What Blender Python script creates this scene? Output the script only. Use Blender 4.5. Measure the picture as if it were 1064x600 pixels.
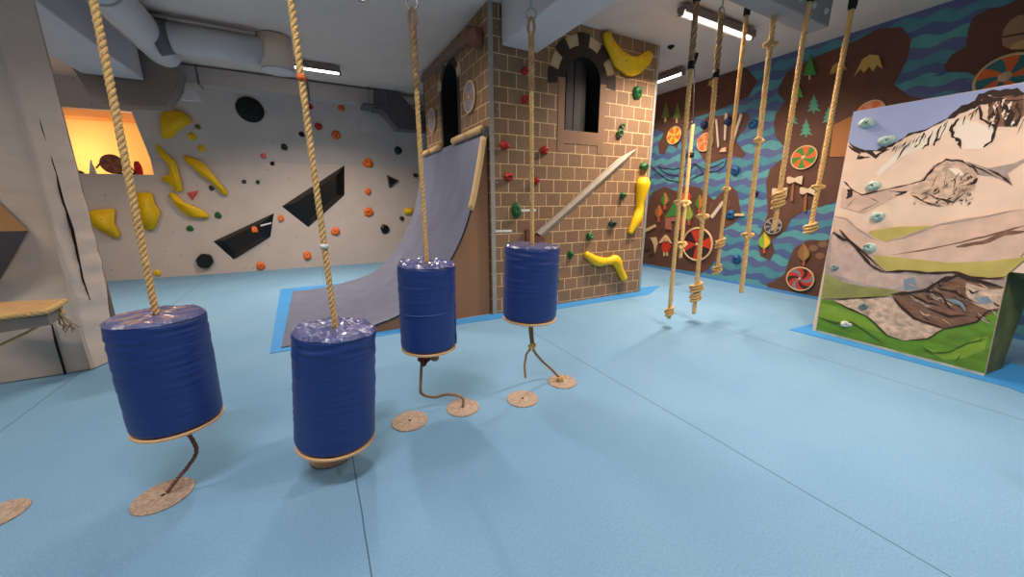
import bpy, bmesh, math, random
from mathutils import Vector, noise
random.seed(7)
for o in list(bpy.data.objects): bpy.data.objects.remove(o)
SC = bpy.context.scene
PI = math.pi
def col(r, g, b):
    f = lambda c: (c/255/12.92) if c/255 <= .04045 else ((c/255+.055)/1.055)**2.4
    return (f(r), f(g), f(b), 1)

# ------------------------------------------------------------------ camera, world, exposure, lights
FPX, PITCH, ROLL, YAW, EYE = 371.4, math.radians(13.64), math.radians(-.28), math.radians(28.61), 1.6
fwd = Vector((math.sin(YAW)*math.cos(PITCH), math.cos(YAW)*math.cos(PITCH), -math.sin(PITCH)))
rgt = Vector((math.cos(YAW), -math.sin(YAW), 0)); upv = rgt.cross(fwd)
R2 = math.cos(ROLL)*rgt + math.sin(ROLL)*upv; U2 = -math.sin(ROLL)*rgt + math.cos(ROLL)*upv
EYEP = Vector((0, 0, EYE))
cd = bpy.data.cameras.new('camera'); cam = bpy.data.objects.new('camera', cd); SC.collection.objects.link(cam)
cd.sensor_width = 36; cd.lens = FPX/1064*36; cd.clip_start = .02
from mathutils import Matrix
m = Matrix((R2, U2, -fwd)).transposed().to_4x4(); m.translation = EYEP; cam.matrix_world = m
SC.camera = cam
SC.view_settings.view_transform = 'Standard'; SC.view_settings.look = 'None'
SC.view_settings.gamma = 1; SC.view_settings.use_curve_mapping = False
SC.view_settings.exposure = 0.22
w = bpy.data.worlds.new('world'); SC.world = w; w.use_nodes = True
w.node_tree.nodes['Background'].inputs[0].default_value = (1, .95, .9, 1)
w.node_tree.nodes['Background'].inputs[1].default_value = .12
CEIL = 3.96
LIGHT_W = 46      # watts of one tube fitting
SPREAD = math.radians(143)
# fittings: centre x, y, length, along ('x' or 'y'), hue, strength
FITTINGS = [(.0, 7.69, 1.45, 'x', (1, .85, .71), 2.3, 'white tube light on ceiling beside the cream round air diffuser'),
            (5.0, 3.43, 1.5, 'x', (1, .82, .66), 2.4, 'long white tube light on ceiling behind the thick ropes'),
            (6.15, 5.55, 1.5, 'y', (1, .84, .70), 1.0, 'white tube light on ceiling just right of the brick tower'),
            (.77, 4.32, 1.2, 'y', (1, .88, .77), .6, 'white tube light on ceiling, only a tiny tip showing'),
            (-3.9, 7.1, 1.3, 'x', (1, .80, .62), 1.2, ''),
            (-.6, .9, 1.5, 'x', (1, .93, .88), 1.0, ''),  # from here on: unseen fittings, added to fill the room with light
            (3.0, .6, 1.5, 'x', (1, .84, .70), 2.9, ''),
            (-3.9, 2.6, 1.5, 'x', (1, .88, .76), 1.0, ''),
            (2.6, -2.6, 1.5, 'x', (1, .95, .9), 1.2, '')]

# ------------------------------------------------------------------ materials
MATS = {}
def M(name, rgb, rough=.6, metal=0, bump=0, bscale=40, var=0, vscale=3, emis=0, coat=0, stretch=(1, 1, 1), spec=.5):
    if name in MATS: return MATS[name]
    mt = bpy.data.materials.new(name); mt.use_nodes = True; nt = mt.node_tree; b = nt.nodes['Principled BSDF']
    c = col(*rgb)
    b.inputs['Base Color'].default_value = c; b.inputs['Roughness'].default_value = rough
    b.inputs['Metallic'].default_value = metal; b.inputs['Coat Weight'].default_value = coat
    b.inputs['Specular IOR Level'].default_value = spec
    if bump or var:
        tc = nt.nodes.new('ShaderNodeTexCoord'); mp = nt.nodes.new('ShaderNodeMapping')
        mp.inputs['Scale'].default_value = stretch
        nt.links.new(tc.outputs['Object'], mp.inputs[0])
    if var:
        n = nt.nodes.new('ShaderNodeTexNoise'); n.inputs['Scale'].default_value = vscale; n.inputs['Detail'].default_value = 5
        nt.links.new(mp.outputs[0], n.inputs['Vector'])
        mx = nt.nodes.new('ShaderNodeMix'); mx.data_type = 'RGBA'
        mx.inputs[6].default_value = tuple(x*(1-var) for x in c[:3])+(1,)
        mx.inputs[7].default_value = tuple(min(1, x*(1+var)) for x in c[:3])+(1,)
        cr = nt.nodes.new('ShaderNodeMapRange'); cr.inputs[1].default_value = .3; cr.inputs[2].default_value = .7
        nt.links.new(n.outputs['Fac'], cr.inputs[0]); nt.links.new(cr.outputs[0], mx.inputs[0])
        nt.links.new(mx.outputs[2], b.inputs['Base Color'])
    if bump:
        n2 = nt.nodes.new('ShaderNodeTexNoise'); n2.inputs['Scale'].default_value = bscale; n2.inputs['Detail'].default_value = 4
        nt.links.new(mp.outputs[0], n2.inputs['Vector'])
        bp = nt.nodes.new('ShaderNodeBump'); bp.inputs['Strength'].default_value = bump; bp.inputs['Distance'].default_value = .02
        nt.links.new(n2.outputs['Fac'], bp.inputs['Height']); nt.links.new(bp.outputs[0], b.inputs['Normal'])
    if emis:
        b.inputs['Emission Color'].default_value = c; b.inputs['Emission Strength'].default_value = emis
    MATS[name] = mt
    return mt

# ------------------------------------------------------------------ object helpers (all vertices are given in world space)
ORG = {}
def put(name, loc, data=None, parent=None):
    o = bpy.data.objects.new(name, data); SC.collection.objects.link(o)
    ORG[o] = Vector(loc)
    if parent: o.parent = parent; o.location = Vector(loc)-ORG[parent]
    else: o.location = Vector(loc)
    return o
def tag(o, label=None, cat=None, group=None, kind=None):
    if label: o['label'] = label
    if cat: o['category'] = cat
    if group: o['group'] = group
    if kind: o['kind'] = kind
    return o
class MB:
    def __init__(s): s.v = []; s.f = []; s.mi = []; s.sm = []
    def add(s, vs, fs, mi=0, smooth=False):
        k = len(s.v); s.v += [Vector(p) for p in vs]
        for f in fs: s.f.append([k+i for i in f]); s.mi.append(mi); s.sm.append(smooth)
    def box(s, a, b, mi=0):
        x0, y0, z0 = a; x1, y1, z1 = b
        s.add([(x0,y0,z0),(x1,y0,z0),(x1,y1,z0),(x0,y1,z0),(x0,y0,z1),(x1,y0,z1),(x1,y1,z1),(x0,y1,z1)],
              [(0,3,2,1),(4,5,6,7),(0,1,5,4),(1,2,6,5),(2,3,7,6),(3,0,4,7)], mi)
    def prism(s, pts, off, mi=0, cap=True):
        """pts: loop of 3D points, off: extrusion vector"""
        n = len(pts); off = Vector(off); q = [Vector(p) for p in pts]
        s.add(q+[p+off for p in q], [tuple(range(n))[::-1], tuple(range(n, 2*n))]+[(i, (i+1) % n, n+(i+1) % n, n+i) for i in range(n)], mi)
    def tube(s, path, r, sides=8, mi=0, caps=True, flat=None):
        path = [Vector(p) for p in path]; n = len(path)
        rr = r if isinstance(r, (list, tuple)) else [r]*n
        vs = []; ref = None
        for i, p in enumerate(path):
            t = (path[min(i+1, n-1)]-path[max(i-1, 0)])
            if t.length < 1e-9: t = Vector((0, 0, 1))
            t.normalize()
            if ref is None:
                ref = t.orthogonal().normalized() if flat is None else (Vector(flat)-t*t.dot(Vector(flat))).normalized()
            else:
                ref = (ref-t*ref.dot(t));
                ref = ref.normalized() if ref.length > 1e-6 else t.orthogonal().normalized()
            bi = t.cross(ref)
            for k in range(sides):
                a = 2*PI*k/sides; vs.append(p+rr[i]*(math.cos(a)*ref+math.sin(a)*bi))
        fs = [(i*sides+k, i*sides+(k+1) % sides, (i+1)*sides+(k+1) % sides, (i+1)*sides+k) for i in range(n-1) for k in range(sides)]
        if caps: fs += [tuple(range(sides))[::-1], tuple(range((n-1)*sides, n*sides))]
        s.add(vs, fs, mi, True)
    def lathe(s, c, ax, prof, sides=32, mi=0, smooth=True, warp=None):
        """prof: (radius, height along ax) list from base to top"""
        c = Vector(c); ax = Vector(ax).normalized(); e1 = ax.orthogonal().normalized(); e2 = ax.cross(e1)
        vs = []
        for r, h in prof:
            for k in range(sides):
                a = 2*PI*k/sides; rr = r+(warp(a, h, r) if warp else 0)
                vs.append(c+ax*h+rr*(math.cos(a)*e1+math.sin(a)*e2))
        n = len(prof)
        fs = [(i*sides+k, i*sides+(k+1) % sides, (i+1)*sides+(k+1) % sides, (i+1)*sides+k) for i in range(n-1) for k in range(sides)]
        fs += [tuple(range(sides))[::-1], tuple(range((n-1)*sides, n*sides))]
        s.add(vs, fs, mi, smooth)
    def build(s, name, mats, parent=None, origin=None, bevel=0, seg=2, smoothall=False):
        if not isinstance(mats, (list, tuple)): mats = [mats]
        if origin is None:
            if parent is not None: origin = ORG[parent]
            else:
                xs = [p.x for p in s.v]; ys = [p.y for p in s.v]; zs = [p.z for p in s.v]
                origin = Vector(((min(xs)+max(xs))/2, (min(ys)+max(ys))/2, min(zs)))
        me = bpy.data.meshes.new(name)
        me.from_pydata([tuple(p-Vector(origin)) for p in s.v], [], s.f)
        for mt in mats: me.materials.append(mt)
        for p, mi, sm in zip(me.polygons, s.mi, s.sm): p.material_index = mi; p.use_smooth = sm or smoothall
        bm = bmesh.new(); bm.from_mesh(me)
        if bevel:
            ed = [e for e in bm.edges if len(e.link_faces) == 2 and e.calc_face_angle(0) > .5]
            bmesh.ops.bevel(bm, geom=ed, offset=bevel, segments=seg, affect='EDGES', clamp_overlap=True)
            if smoothall:
                for f in bm.faces: f.smooth = True
        bmesh.ops.recalc_face_normals(bm, faces=bm.faces)
        bm.to_mesh(me); bm.free(); me.update()
        return put(name, origin, me, parent)

class Plane:
    """a wall surface: p0 on the floor line, p1 further along it, outward normal n, up v"""
    def __init__(s, p0, p1, side, lean=None):
        s.o = Vector(p0); s.u = (Vector(p1)-s.o).normalized()
        s.v = Vector(lean).normalized() if lean else Vector((0, 0, 1))
        s.n = s.u.cross(s.v).normalized()*side
    def at(s, px, py, h=0):
        d = fwd+(px-532)/FPX*R2-(py-300)/FPX*U2
        o = s.o+s.n*h
        return EYEP+d*((o-EYEP).dot(s.n)/d.dot(s.n))
    def uv(s, p): q = p-s.o; return q.dot(s.u), q.dot(s.v)
    def pt(s, a, b, h=0): return s.o+s.u*a+s.v*b+s.n*h
def Z(ox, oy, k, pts): return [(ox+x/k, oy+y/k) for x, y in pts]
def onz(px, py, z=0):
    d = fwd+(px-532)/FPX*R2-(py-300)/FPX*U2
    return EYEP+d*((z-EYE)/d.z)

TOWA, TOWB = Vector((2.147, 4.511, 0)), Vector((5.054, 4.42, 0))
TOWC, TOWD = Vector((5.10, 7.45, 0)), Vector((2.147, 7.45, 0))
FRONT = Plane(TOWA, TOWB, 1)          # tower front
LEFT = Plane(TOWD, TOWA, 1)           # tower left face
MURAL = Plane((7.166, 2.562, 0), (7.259, 6.289, 0), -1)
BACKL = Plane((-4.101, 10.64, 0), (1.647, 10.222, 0), 1)
ub = BACKL.u; nb = BACKL.n
BACKU = Plane(BACKL.o+Vector((0, 0, 2.52)), BACKL.o+ub+Vector((0, 0, 2.52)), 1, lean=Vector((0, 0, 1))+nb*.42)
BOARD = Plane((5.319, .562, 0), (5.369, 1.874, 0), -1)
for P_ in (FRONT, LEFT, MURAL, BACKL, BACKU, BOARD):
    if P_.n.dot(EYEP-P_.o) < 0: P_.n = -P_.n

# ------------------------------------------------------------------ shared materials
m_ceil = M('ceiling_paint', (226, 208, 196), .9, var=.04, vscale=2)
m_wallg = M('grey_climbing_panel', (200, 186, 178), .75, bump=.12, bscale=60, var=.05, vscale=2)
m_conc = M('grey_paint', (150, 148, 150), .85, var=.06)
m_beam = M('beam_paint', (205, 198, 200), .8, var=.03)
m_black = M('black_paint', (14, 13, 14), .35)
m_blackm = M('black_matt', (12, 11, 12), .8)
m_yel = M('yellow_resin', (245, 196, 5), .5, bump=.15, bscale=90, var=.06, vscale=8)
m_org = M('orange_resin', (240, 116, 42), .5, bump=.2, bscale=80)
m_red = M('red_resin', (176, 26, 22), .45, bump=.2, bscale=80)
m_grn = M('green_resin', (22, 92, 40), .45, bump=.2, bscale=80)
m_dgrn = M('dark_green_resin', (38, 52, 36), .5, bump=.2, bscale=80)
m_blu = M('blue_resin', (30, 90, 140), .45, bump=.2, bscale=80)
m_teal = M('pale_teal_resin', (176, 200, 188), .5, bump=.25, bscale=60, var=.08)
m_pink = M('pink_resin', (226, 96, 92), .5)
m_metal = M('steel', (150, 150, 150), .35, metal=.9, bump=.05)
m_trim = M('galvanised_trim', (165, 160, 152), .5, metal=.3, var=.1, vscale=12)
m_ply = M('plywood', (205, 160, 108), .6, bump=.1, bscale=20, var=.10, vscale=6, stretch=(1, 1, 6))
m_plyd = M('brown_plywood', (150, 108, 78), .7, var=.06, vscale=3, stretch=(1, 1, .4))
m_rope = M('tan_rope', (232, 190, 126), .85, bump=.6, bscale=160, var=.14, vscale=30)
m_rope2 = M('brown_rope', (165, 132, 96), .85, bump=.6, bscale=160, var=.15, vscale=30)
m_cord = M('brown_cord', (150, 104, 90), .8, bump=.5, bscale=200)
m_tan = M('tan_foam', (220, 182, 130), .7, var=.05, vscale=10)
m_white = M('white_paint', (225, 222, 218), .6)
m_brownpaint = M('brown_wall_paint', (98, 62, 48), .75, bump=.08, bscale=50, var=.12, vscale=5)
m_tube = M('lit_tube', (255, 244, 228), .5, emis=8)
m_housing = M('lamp_housing', (120, 112, 110), .5)

# ------------------------------------------------------------------ SETTING
X0, X1, Y0, Y1 = -6.0, 9.2, -4.5, 13.0
# floor with mat seams
mt = bpy.data.materials.new('blue_mat_floor'); mt.use_nodes = True; nt = mt.node_tree; b = nt.nodes['Principled BSDF']
def N(t, **k):
    n = nt.nodes.new(t)
    for a, v in k.items(): setattr(n, a, v)
    return n
def math_(op, a, b_=None, c_=None):
    n = N('ShaderNodeMath', operation=op)
    for i, q in enumerate((a, b_, c_)):
        if q is None: continue
        if isinstance(q, (int, float)): n.inputs[i].default_value = q
        else: nt.links.new(q, n.inputs[i])
    return n.outputs[0]
def mixc(f, a, b_):
    n = N('ShaderNodeMix', data_type='RGBA')
    for i, q in ((0, f), (6, a), (7, b_)):
        if isinstance(q, (tuple, float, int)): n.inputs[i].default_value = q
        else: nt.links.new(q, n.inputs[i])
    return n.outputs[2]
def noise_(vec, scale, detail=4, dist=0):
    n = N('ShaderNodeTexNoise'); n.inputs['Scale'].default_value = scale; n.inputs['Detail'].default_value = detail
    n.inputs['Distortion'].default_value = dist; nt.links.new(vec, n.inputs['Vector']); return n.outputs['Fac']
def rng_(v, a, b_, c=0, d=1):
    n = N('ShaderNodeMapRange'); n.inputs[1].default_value = a; n.inputs[2].default_value = b_; n.inputs[3].default_value = c; n.inputs[4].default_value = d
    nt.links.new(v, n.inputs[0]); return n.outputs[0]
tc = N('ShaderNodeTexCoord'); ob = tc.outputs['Object']; sp = N('ShaderNodeSeparateXYZ'); nt.links.new(ob, sp.inputs[0])
def seam(v, off, per, wd):
    t = math_('FRACT', math_('DIVIDE', math_('SUBTRACT', v, off-per/2), per))
    return math_('LESS_THAN', math_('ABSOLUTE', math_('SUBTRACT', t, .5)), wd/per)
wob = math_('MULTIPLY', math_('SUBTRACT', noise_(ob, 1.2), .5), .02)
sx = seam(math_('ADD', sp.outputs[0], wob), 2.256, 2.213, .0035)
sy = seam(math_('ADD', sp.outputs[1], wob), 3.45, 4.6, .002)
base = mixc(rng_(noise_(ob, .9, 5), .3, .7), col(108, 151, 184), col(126, 165, 194))
fine = mixc(rng_(noise_(ob, 90, 3), .3, .7), col(99, 146, 182), col(134, 175, 204))
base = mixc(.4, base, fine)
scuff = rng_(noise_(ob, 1.6, 6, .6), .66, .80, 0, .35)
base = mixc(scuff, base, col(92, 118, 136))
base = mixc(math_('MULTIPLY', sx, .75), base, col(50, 66, 80)); base = mixc(math_('MULTIPLY', sy, .35), base, col(70, 100, 120))
nt.links.new(base, b.inputs['Base Color']); b.inputs['Roughness'].default_value = .8; b.inputs['Specular IOR Level'].default_value = .35
bp = N('ShaderNodeBump'); bp.inputs['Strength'].default_value = .25; bp.inputs['Distance'].default_value = .01
nt.links.new(math_('ADD', noise_(ob, 220, 3), math_('MULTIPLY', noise_(ob, 2.5, 3), 1.2)), bp.inputs['Height']); nt.links.new(bp.outputs[0], b.inputs['Normal'])
m_floor = mt
s = MB(); s.box((X0, Y0, -.1), (X1, Y1, 0)); tag(s.build('floor', m_floor, origin=(0, 0, 0)), kind='structure')
s = MB(); s.box((X0, Y0, CEIL), (X1, Y1, CEIL+.1)); tag(s.build('ceiling', m_ceil), kind='structure')
s = MB(); s.box((X0-.1, Y0, 0), (X0, Y1, CEIL)); tag(s.build('wall_left', m_conc), kind='structure')
s = MB(); s.box((X0, Y0-.1, 0), (X1, Y0, CEIL)); tag(s.build('wall_near', m_conc), kind='structure')

# T-nut holes dotted over the grey climbing panels
nt = m_wallg.node_tree; b = nt.nodes['Principled BSDF']
old = b.inputs['Base Color'].links[0].from_socket; tcw = [n for n in nt.nodes if n.type == 'TEX_COORD'][0].outputs['Object']
vo = N('ShaderNodeTexVoronoi'); vo.inputs['Scale'].default_value = 5.2; vo.inputs['Randomness'].default_value = .45; nt.links.new(tcw, vo.inputs['Vector'])
spw = N('ShaderNodeSeparateXYZ'); nt.links.new(tcw, spw.inputs[0])
cbw = N('ShaderNodeCombineXYZ'); nt.links.new(spw.outputs[0], cbw.inputs[0]); nt.links.new(spw.outputs[2], cbw.inputs[2]); nt.links.new(cbw.outputs[0], vo.inputs['Vector'])
nt.links.new(mixc(math_('MULTIPLY', math_('LESS_THAN', vo.outputs['Distance'], .062), .75), old, col(70, 58, 50)), b.inputs['Base Color'])
# mural wall on the right
mt = bpy.data.materials.new('wave_mural_paint'); mt.use_nodes = True; nt = mt.node_tree; b = nt.nodes['Principled BSDF']
tc = N('ShaderNodeTexCoord'); ob = tc.outputs['Object']; sp = N('ShaderNodeSeparateXYZ'); nt.links.new(ob, sp.inputs[0])
yy, zz = sp.outputs[1], sp.outputs[2]
big = math_('MULTIPLY', math_('SUBTRACT', noise_(ob, .55, 2), .5), .35)
wv = math_('MULTIPLY', math_('SINE', math_('ADD', math_('MULTIPLY', yy, 17), math_('MULTIPLY', math_('FLOOR', math_('MULTIPLY', zz, 7)), 1.3))), .030)
lo = math_('ADD', math_('ADD', zz, wv), big)
fr = math_('FRACT', math_('DIVIDE', lo, .50))
c1, c2, c3, c4 = col(92, 160, 164), col(78, 96, 144), col(78, 142, 156), col(92, 98, 146)
def gt(v, t): return math_('GREATER_THAN', v, t)
cc = mixc(gt(fr, .26), c1, c2); cc = mixc(gt(fr, .5), cc, c3); cc = mixc(gt(fr, .75), cc, c4)
cc = mixc(rng_(noise_(ob, 9, 5), .35, .7, 0, .25), cc, col(60, 110, 130))
nt.links.new(cc, b.inputs['Base Color']); b.inputs['Roughness'].default_value = .7
m_mural = mt
s = MB(); a, b_ = -7.2, 8.0
s.prism([MURAL.pt(a, 0), MURAL.pt(b_, 0), MURAL.pt(b_, CEIL), MURAL.pt(a, CEIL)], -MURAL.n*.12)
wall_r = tag(s.build('wall_right', m_mural, origin=(7.2, 0, 0)), kind='structure')
def flat(plane, px, h=.004, th=.003):
    """a painted patch traced on a wall"""
    pts = [plane.at(x, y, h) for x, y in px]
    return pts
def island(px):
    s = MB(); s.prism(flat(MURAL, px, .001), MURAL.n*.004); return s.build('painted_island', m_brownpaint, wall_r)
island([(678,100),(700,88),(735,80),(775,70),(787,84),(778,100),(745,115),(722,122),(714,140),(712,150),(706,146),(703,155),(697,148),(690,160),(685,160),(684,150),(690,138),(678,133)])
island([(733,122),(776,117),(780,124),(774,134),(764,146),(775,160),(772,164),(761,162),(750,165),(735,171),(726,158),(729,141)])
island([(812,85),(818,75),(850,58),(890,42),(913,30),(937,28),(947,40),(943,61),(929,88),(945,100),(975,106),(990,140),(900,230),(880,204),(862,212),(834,220),(822,228),(816,240),(802,250),(805,262),(800,271),(790,266),(788,254),(789,246),(798,222),(796,190),(800,176),(817,161),(815,153),(806,142),(804,130),(806,118),(816,106),(808,97)])
island([(796,296),(805,292),(815,285),(820,270),(825,258),(840,250),(858,250),(880,240),(890,330),(868,318),(851,311),(830,307),(800,300)])
island([(664,268),(671,245),(672,215),(678,200),(690,194),(703,199),(714,193),(727,195),(735,203),(742,208),(750,200),(759,193),(766,199),(770,222),(762,233),(752,238),(752,250),(748,262),(740,276),(730,284),(700,279),(664,273)])
island([(1006,31),(1011,18),(1028,9),(1041,7),(1064,-3),(1090,-14),(1100,150),(1018,110),(1018,81),(1004,75),(984,75),(981,68),(989,57),(1004,48)])
# lighter skirting strip where the mural meets the floor
s = MB(); s.prism([MURAL.pt(-7.2, 0, .002), MURAL.pt(8, 0, .002), MURAL.pt(8, .05, .002), MURAL.pt(-7.2, .05, .002)], MURAL.n*.012)
tag(s.build('baseboard_right', M('blue_baseboard', (78, 140, 200), .6)), kind='structure')

# back wall: lower vertical climbing wall, upper leaning wall, a lit opening on the left
OPX0, OPX1 = BACKL.uv(BACKL.at(52, 180))[0]-1.6, BACKL.uv(BACKL.at(160, 182))[0]
OPZ = 2.19; OPT = 3.40
s = MB(); E_ = 12.0
s.prism([BACKL.pt(-2, 0), BACKL.pt(E_, 0), BACKL.pt(E_, 2.52), BACKL.pt(OPX1, 2.52), BACKL.pt(OPX1, OPZ), BACKL.pt(-2, OPZ)], -nb*.18)
wall_b = tag(s.build('wall_back', m_wallg), kind='structure')
s = MB()
s.prism([BACKU.pt(OPX1, 0), BACKU.pt(E_, 0), BACKU.pt(E_, 1.48), BACKU.pt(OPX1, 1.48)], -BACKU.n*.15)
s.prism([BACKL.pt(-2, OPT, .02), BACKL.pt(OPX1+.3, OPT, .02), BACKL.pt(OPX1+.3, CEIL, .02), BACKL.pt(-2, CEIL, .02)], -nb*.15)
s.build('leaning_panel', m_wallg, wall_b)
# the lit room behind the opening
m_warm = M('cream_room_paint', (240, 205, 140), .8)
m_warm2 = M('tan_room_bulkhead', (214, 150, 104), .8)
s = MB()
s.prism([BACKL.pt(-2, .5, -1.7), BACKL.pt(2.6, .5, -1.7), BACKL.pt(2.6, CEIL, -1.7), BACKL.pt(-2, CEIL, -1.7)], -nb*.1)
s.prism([BACKL.pt(OPX1+.6, .5, -.2), BACKL.pt(OPX1+.6, .5, -1.7), BACKL.pt(OPX1+.6, CEIL, -1.7), BACKL.pt(OPX1+.6, CEIL, -.2)], ub*.1)
s.prism([BACKL.pt(-2, 2.0, -.19), BACKL.pt(OPX1+.6, 2.0, -.19), BACKL.pt(OPX1+.6, 2.0, -1.7), BACKL.pt(-2, 2.0, -1.7)], (0, 0, .1))
tag(s.build('wall_room_behind', m_warm), kind='structure')
s = MB(); s.prism([BACKL.pt(-2, 3.45, -1.25), BACKL.pt(OPX1+.6, 3.45, -1.25), BACKL.pt(OPX1+.6, CEIL, -1.25), BACKL.pt(-2, CEIL, -1.25)], -nb*.4)
tag(s.build('trim_1', m_warm2), kind='structure')
# warm lamp of that room, standing low on the left, out of sight behind the padded pillar
ld = bpy.data.lights.new('room_lamp', 'AREA'); ld.energy = 16; ld.color = (1, .80, .42); ld.size = .5
q = BACKL.pt(-.6, 2.7, -.7); lo_ = put('room_lamp_bulb', q, ld)
lo_.rotation_euler = (Vector((BACKL.pt(.1, 2.6, -1.7)))-q).to_track_quat('-Z', 'Y').to_euler()
ld = bpy.data.lights.new('room_lamp', 'POINT'); ld.energy = 9; ld.color = (1, .74, .46); ld.shadow_soft_size = .15
put('room_ceiling_bulb', BACKL.pt(.9, 3.2, -.6), ld)

# ceiling beams
s = MB(); s.box((2.32, -4.5, 3.50), (2.84, 4.49, CEIL-.001))
tag(s.build('trim_2', m_beam, bevel=.008), kind='structure')
s = MB(); s.box((-2.78, -4.5, 3.50), (-2.09, 8.3, CEIL-.001))
tag(s.build('trim_3', m_beam, bevel=.008), kind='structure')
# concrete beam left behind the pillar
q0 = onz(37, 36, 3.5)

# ------------------------------------------------------------------ brick tower
def brick_mat(name, horiz):
    global nt
    mt = bpy.data.materials.new(name); mt.use_nodes = True; nt = mt.node_tree; b = nt.nodes['Principled BSDF']
    tc = N('ShaderNodeTexCoord'); ob = tc.outputs['Object']; sp = N('ShaderNodeSeparateXYZ'); nt.links.new(ob, sp.inputs[0])
    cb = N('ShaderNodeCombineXYZ'); nt.links.new(math_('SUBTRACT', sp.outputs[horiz], .035), cb.inputs[0]); nt.links.new(math_('SUBTRACT', sp.outputs[2], .035), cb.inputs[1])
    br = N('ShaderNodeTexBrick'); nt.links.new(cb.outputs[0], br.inputs['Vector'])
    br.inputs['Scale'].default_value = 1; br.inputs['Brick Width'].default_value = .245; br.inputs['Row Height'].default_value = .1875
    br.inputs['Mortar Size'].default_value = .0065; br.inputs['Mortar Smooth'].default_value = .2
    br.inputs['Color1'].default_value = col(148, 114, 84); br.inputs['Color2'].default_value = col(130, 99, 72); br.inputs['Mortar'].default_value = col(222, 186, 136)
    cc = mixc(rng_(noise_(ob, 25, 5), .4, .7, 0, .3), br.outputs['Color'], col(104, 76, 60))
    nt.links.new(cc, b.inputs['Base Color']); b.inputs['Roughness'].default_value = .65
    bp = N('ShaderNodeBump'); bp.inputs['Strength'].default_value = .3; bp.inputs['Distance'].default_value = .01
    nt.links.new(math_('ADD', br.outputs['Fac'], noise_(ob, 60, 3)), bp.inputs['Height']); nt.links.new(bp.outputs[0], b.inputs['Normal'])
    return mt
m_brf, m_brl = brick_mat('printed_brick_front', 0), brick_mat('printed_brick_side', 1)
TOP = CEIL-.004
tower = put('climbing_tower', (3.6, 5.95, 0)); tag(tower, 'tall brick-patterned climbing tower with arched openings in the room centre', 'climbing tower')
def arched_panel(plane, U0, U1, Z0, Z1, cu, w_, zb, zs, th, mats, name, depth, n=14):
    """panel with an arched hole: centre cu, half width w_, bottom zb, springing zs"""
    arc = [(cu+w_*math.cos(PI-PI*i/n), zs+w_*math.sin(PI-PI*i/n)) for i in range(n+1)]
    s = MB()
    def face(pts): s.add([plane.pt(a, b) for a, b in pts], [tuple(range(len(pts)))])
    face([(U0, Z0), (cu-w_, Z0), (cu-w_, Z1), (U0, Z1)]); face([(cu+w_, Z0), (U1, Z0), (U1, Z1), (cu+w_, Z1)])
    if zb > Z0+.01: face([(cu-w_, Z0), (cu+w_, Z0), (cu+w_, zb), (cu-w_, zb)])
    for i in range(n):
        a, b_ = arc[i], arc[i+1]; face([a, b_, (b_[0], Z1), (a[0], Z1)])
    ring = [(cu-w_, zb)]+arc+[(cu+w_, zb)]
    k = len(ring)
    s.add([plane.pt(a, b) for a, b in ring]+[plane.pt(a, b, -depth) for a, b in ring], [(i, (i+1) % k, k+(i+1) % k, k+i) for i in range(k)], 1)
    return s.build(name, mats, tower), ring
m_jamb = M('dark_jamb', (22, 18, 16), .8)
FU = (TOWB-TOWA).length; LU = (TOWA-TOWD).length
wu = FRONT.uv(FRONT.at(604, 138))[0]; 
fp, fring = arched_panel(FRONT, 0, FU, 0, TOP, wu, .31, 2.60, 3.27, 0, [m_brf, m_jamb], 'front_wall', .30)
lu0 = LEFT.uv(LEFT.at(469, 150))[0]
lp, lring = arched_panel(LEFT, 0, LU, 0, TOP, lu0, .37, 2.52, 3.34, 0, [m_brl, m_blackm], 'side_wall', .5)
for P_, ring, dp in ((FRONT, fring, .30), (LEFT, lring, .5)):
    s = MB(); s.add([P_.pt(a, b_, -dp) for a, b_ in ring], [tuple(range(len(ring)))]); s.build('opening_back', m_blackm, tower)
# boards inside the front opening
m_dkply = M('dark_board', (50, 47, 47), .6, var=.1, stretch=(4, 4, .5))
for i, (a, b_) in enumerate(((-.30, -.245), (-.215, -.09), (-.055, .065), (.10, .19))):
    s = MB(); s.prism([FRONT.pt(wu+a, 2.6, -.12-.5*(a+.3)**2), FRONT.pt(wu+b_, 2.6, -.12-.5*(a+.3)**2), FRONT.pt(wu+b_, 3.27+math.sqrt(max(.31**2-b_*b_, 0))*.98, -.12-.5*(a+.3)**2), FRONT.pt(wu+a, 3.27+math.sqrt(max(.31**2-a*a, 0))*.98, -.12-.5*(a+.3)**2)], FRONT.n*.02)
    s.build('opening_board', m_dkply, tower)
# back and right wall of the tower
s = MB(); s.prism([TOWB, TOWC, TOWC+Vector((0, 0, TOP)), TOWB+Vector((0, 0, TOP))], (-.04, 0, 0)); s.prism([TOWC, TOWD, TOWD+Vector((0, 0, TOP)), TOWC+Vector((0, 0, TOP))], (0, -.04, 0))
s.build('rear_wall', m_plyd, tower)
# metal corner strips
s = MB(); s.prism([FRONT.pt(0, 0, .0), FRONT.pt(.055, 0, .0), FRONT.pt(.055, 0, .008), FRONT.pt(-.008, 0, .008)], (0, 0, TOP)); s.build('corner_strip', m_trim, tower)
s = MB(); s.prism([FRONT.pt(FU-.045, 0, .0), FRONT.pt(FU+.008, 0, .0), FRONT.pt(FU+.008, 0, .008), FRONT.pt(FU-.045, 0, .008)], (0, 0, TOP)); s.build('corner_strip', m_trim, tower)
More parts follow.
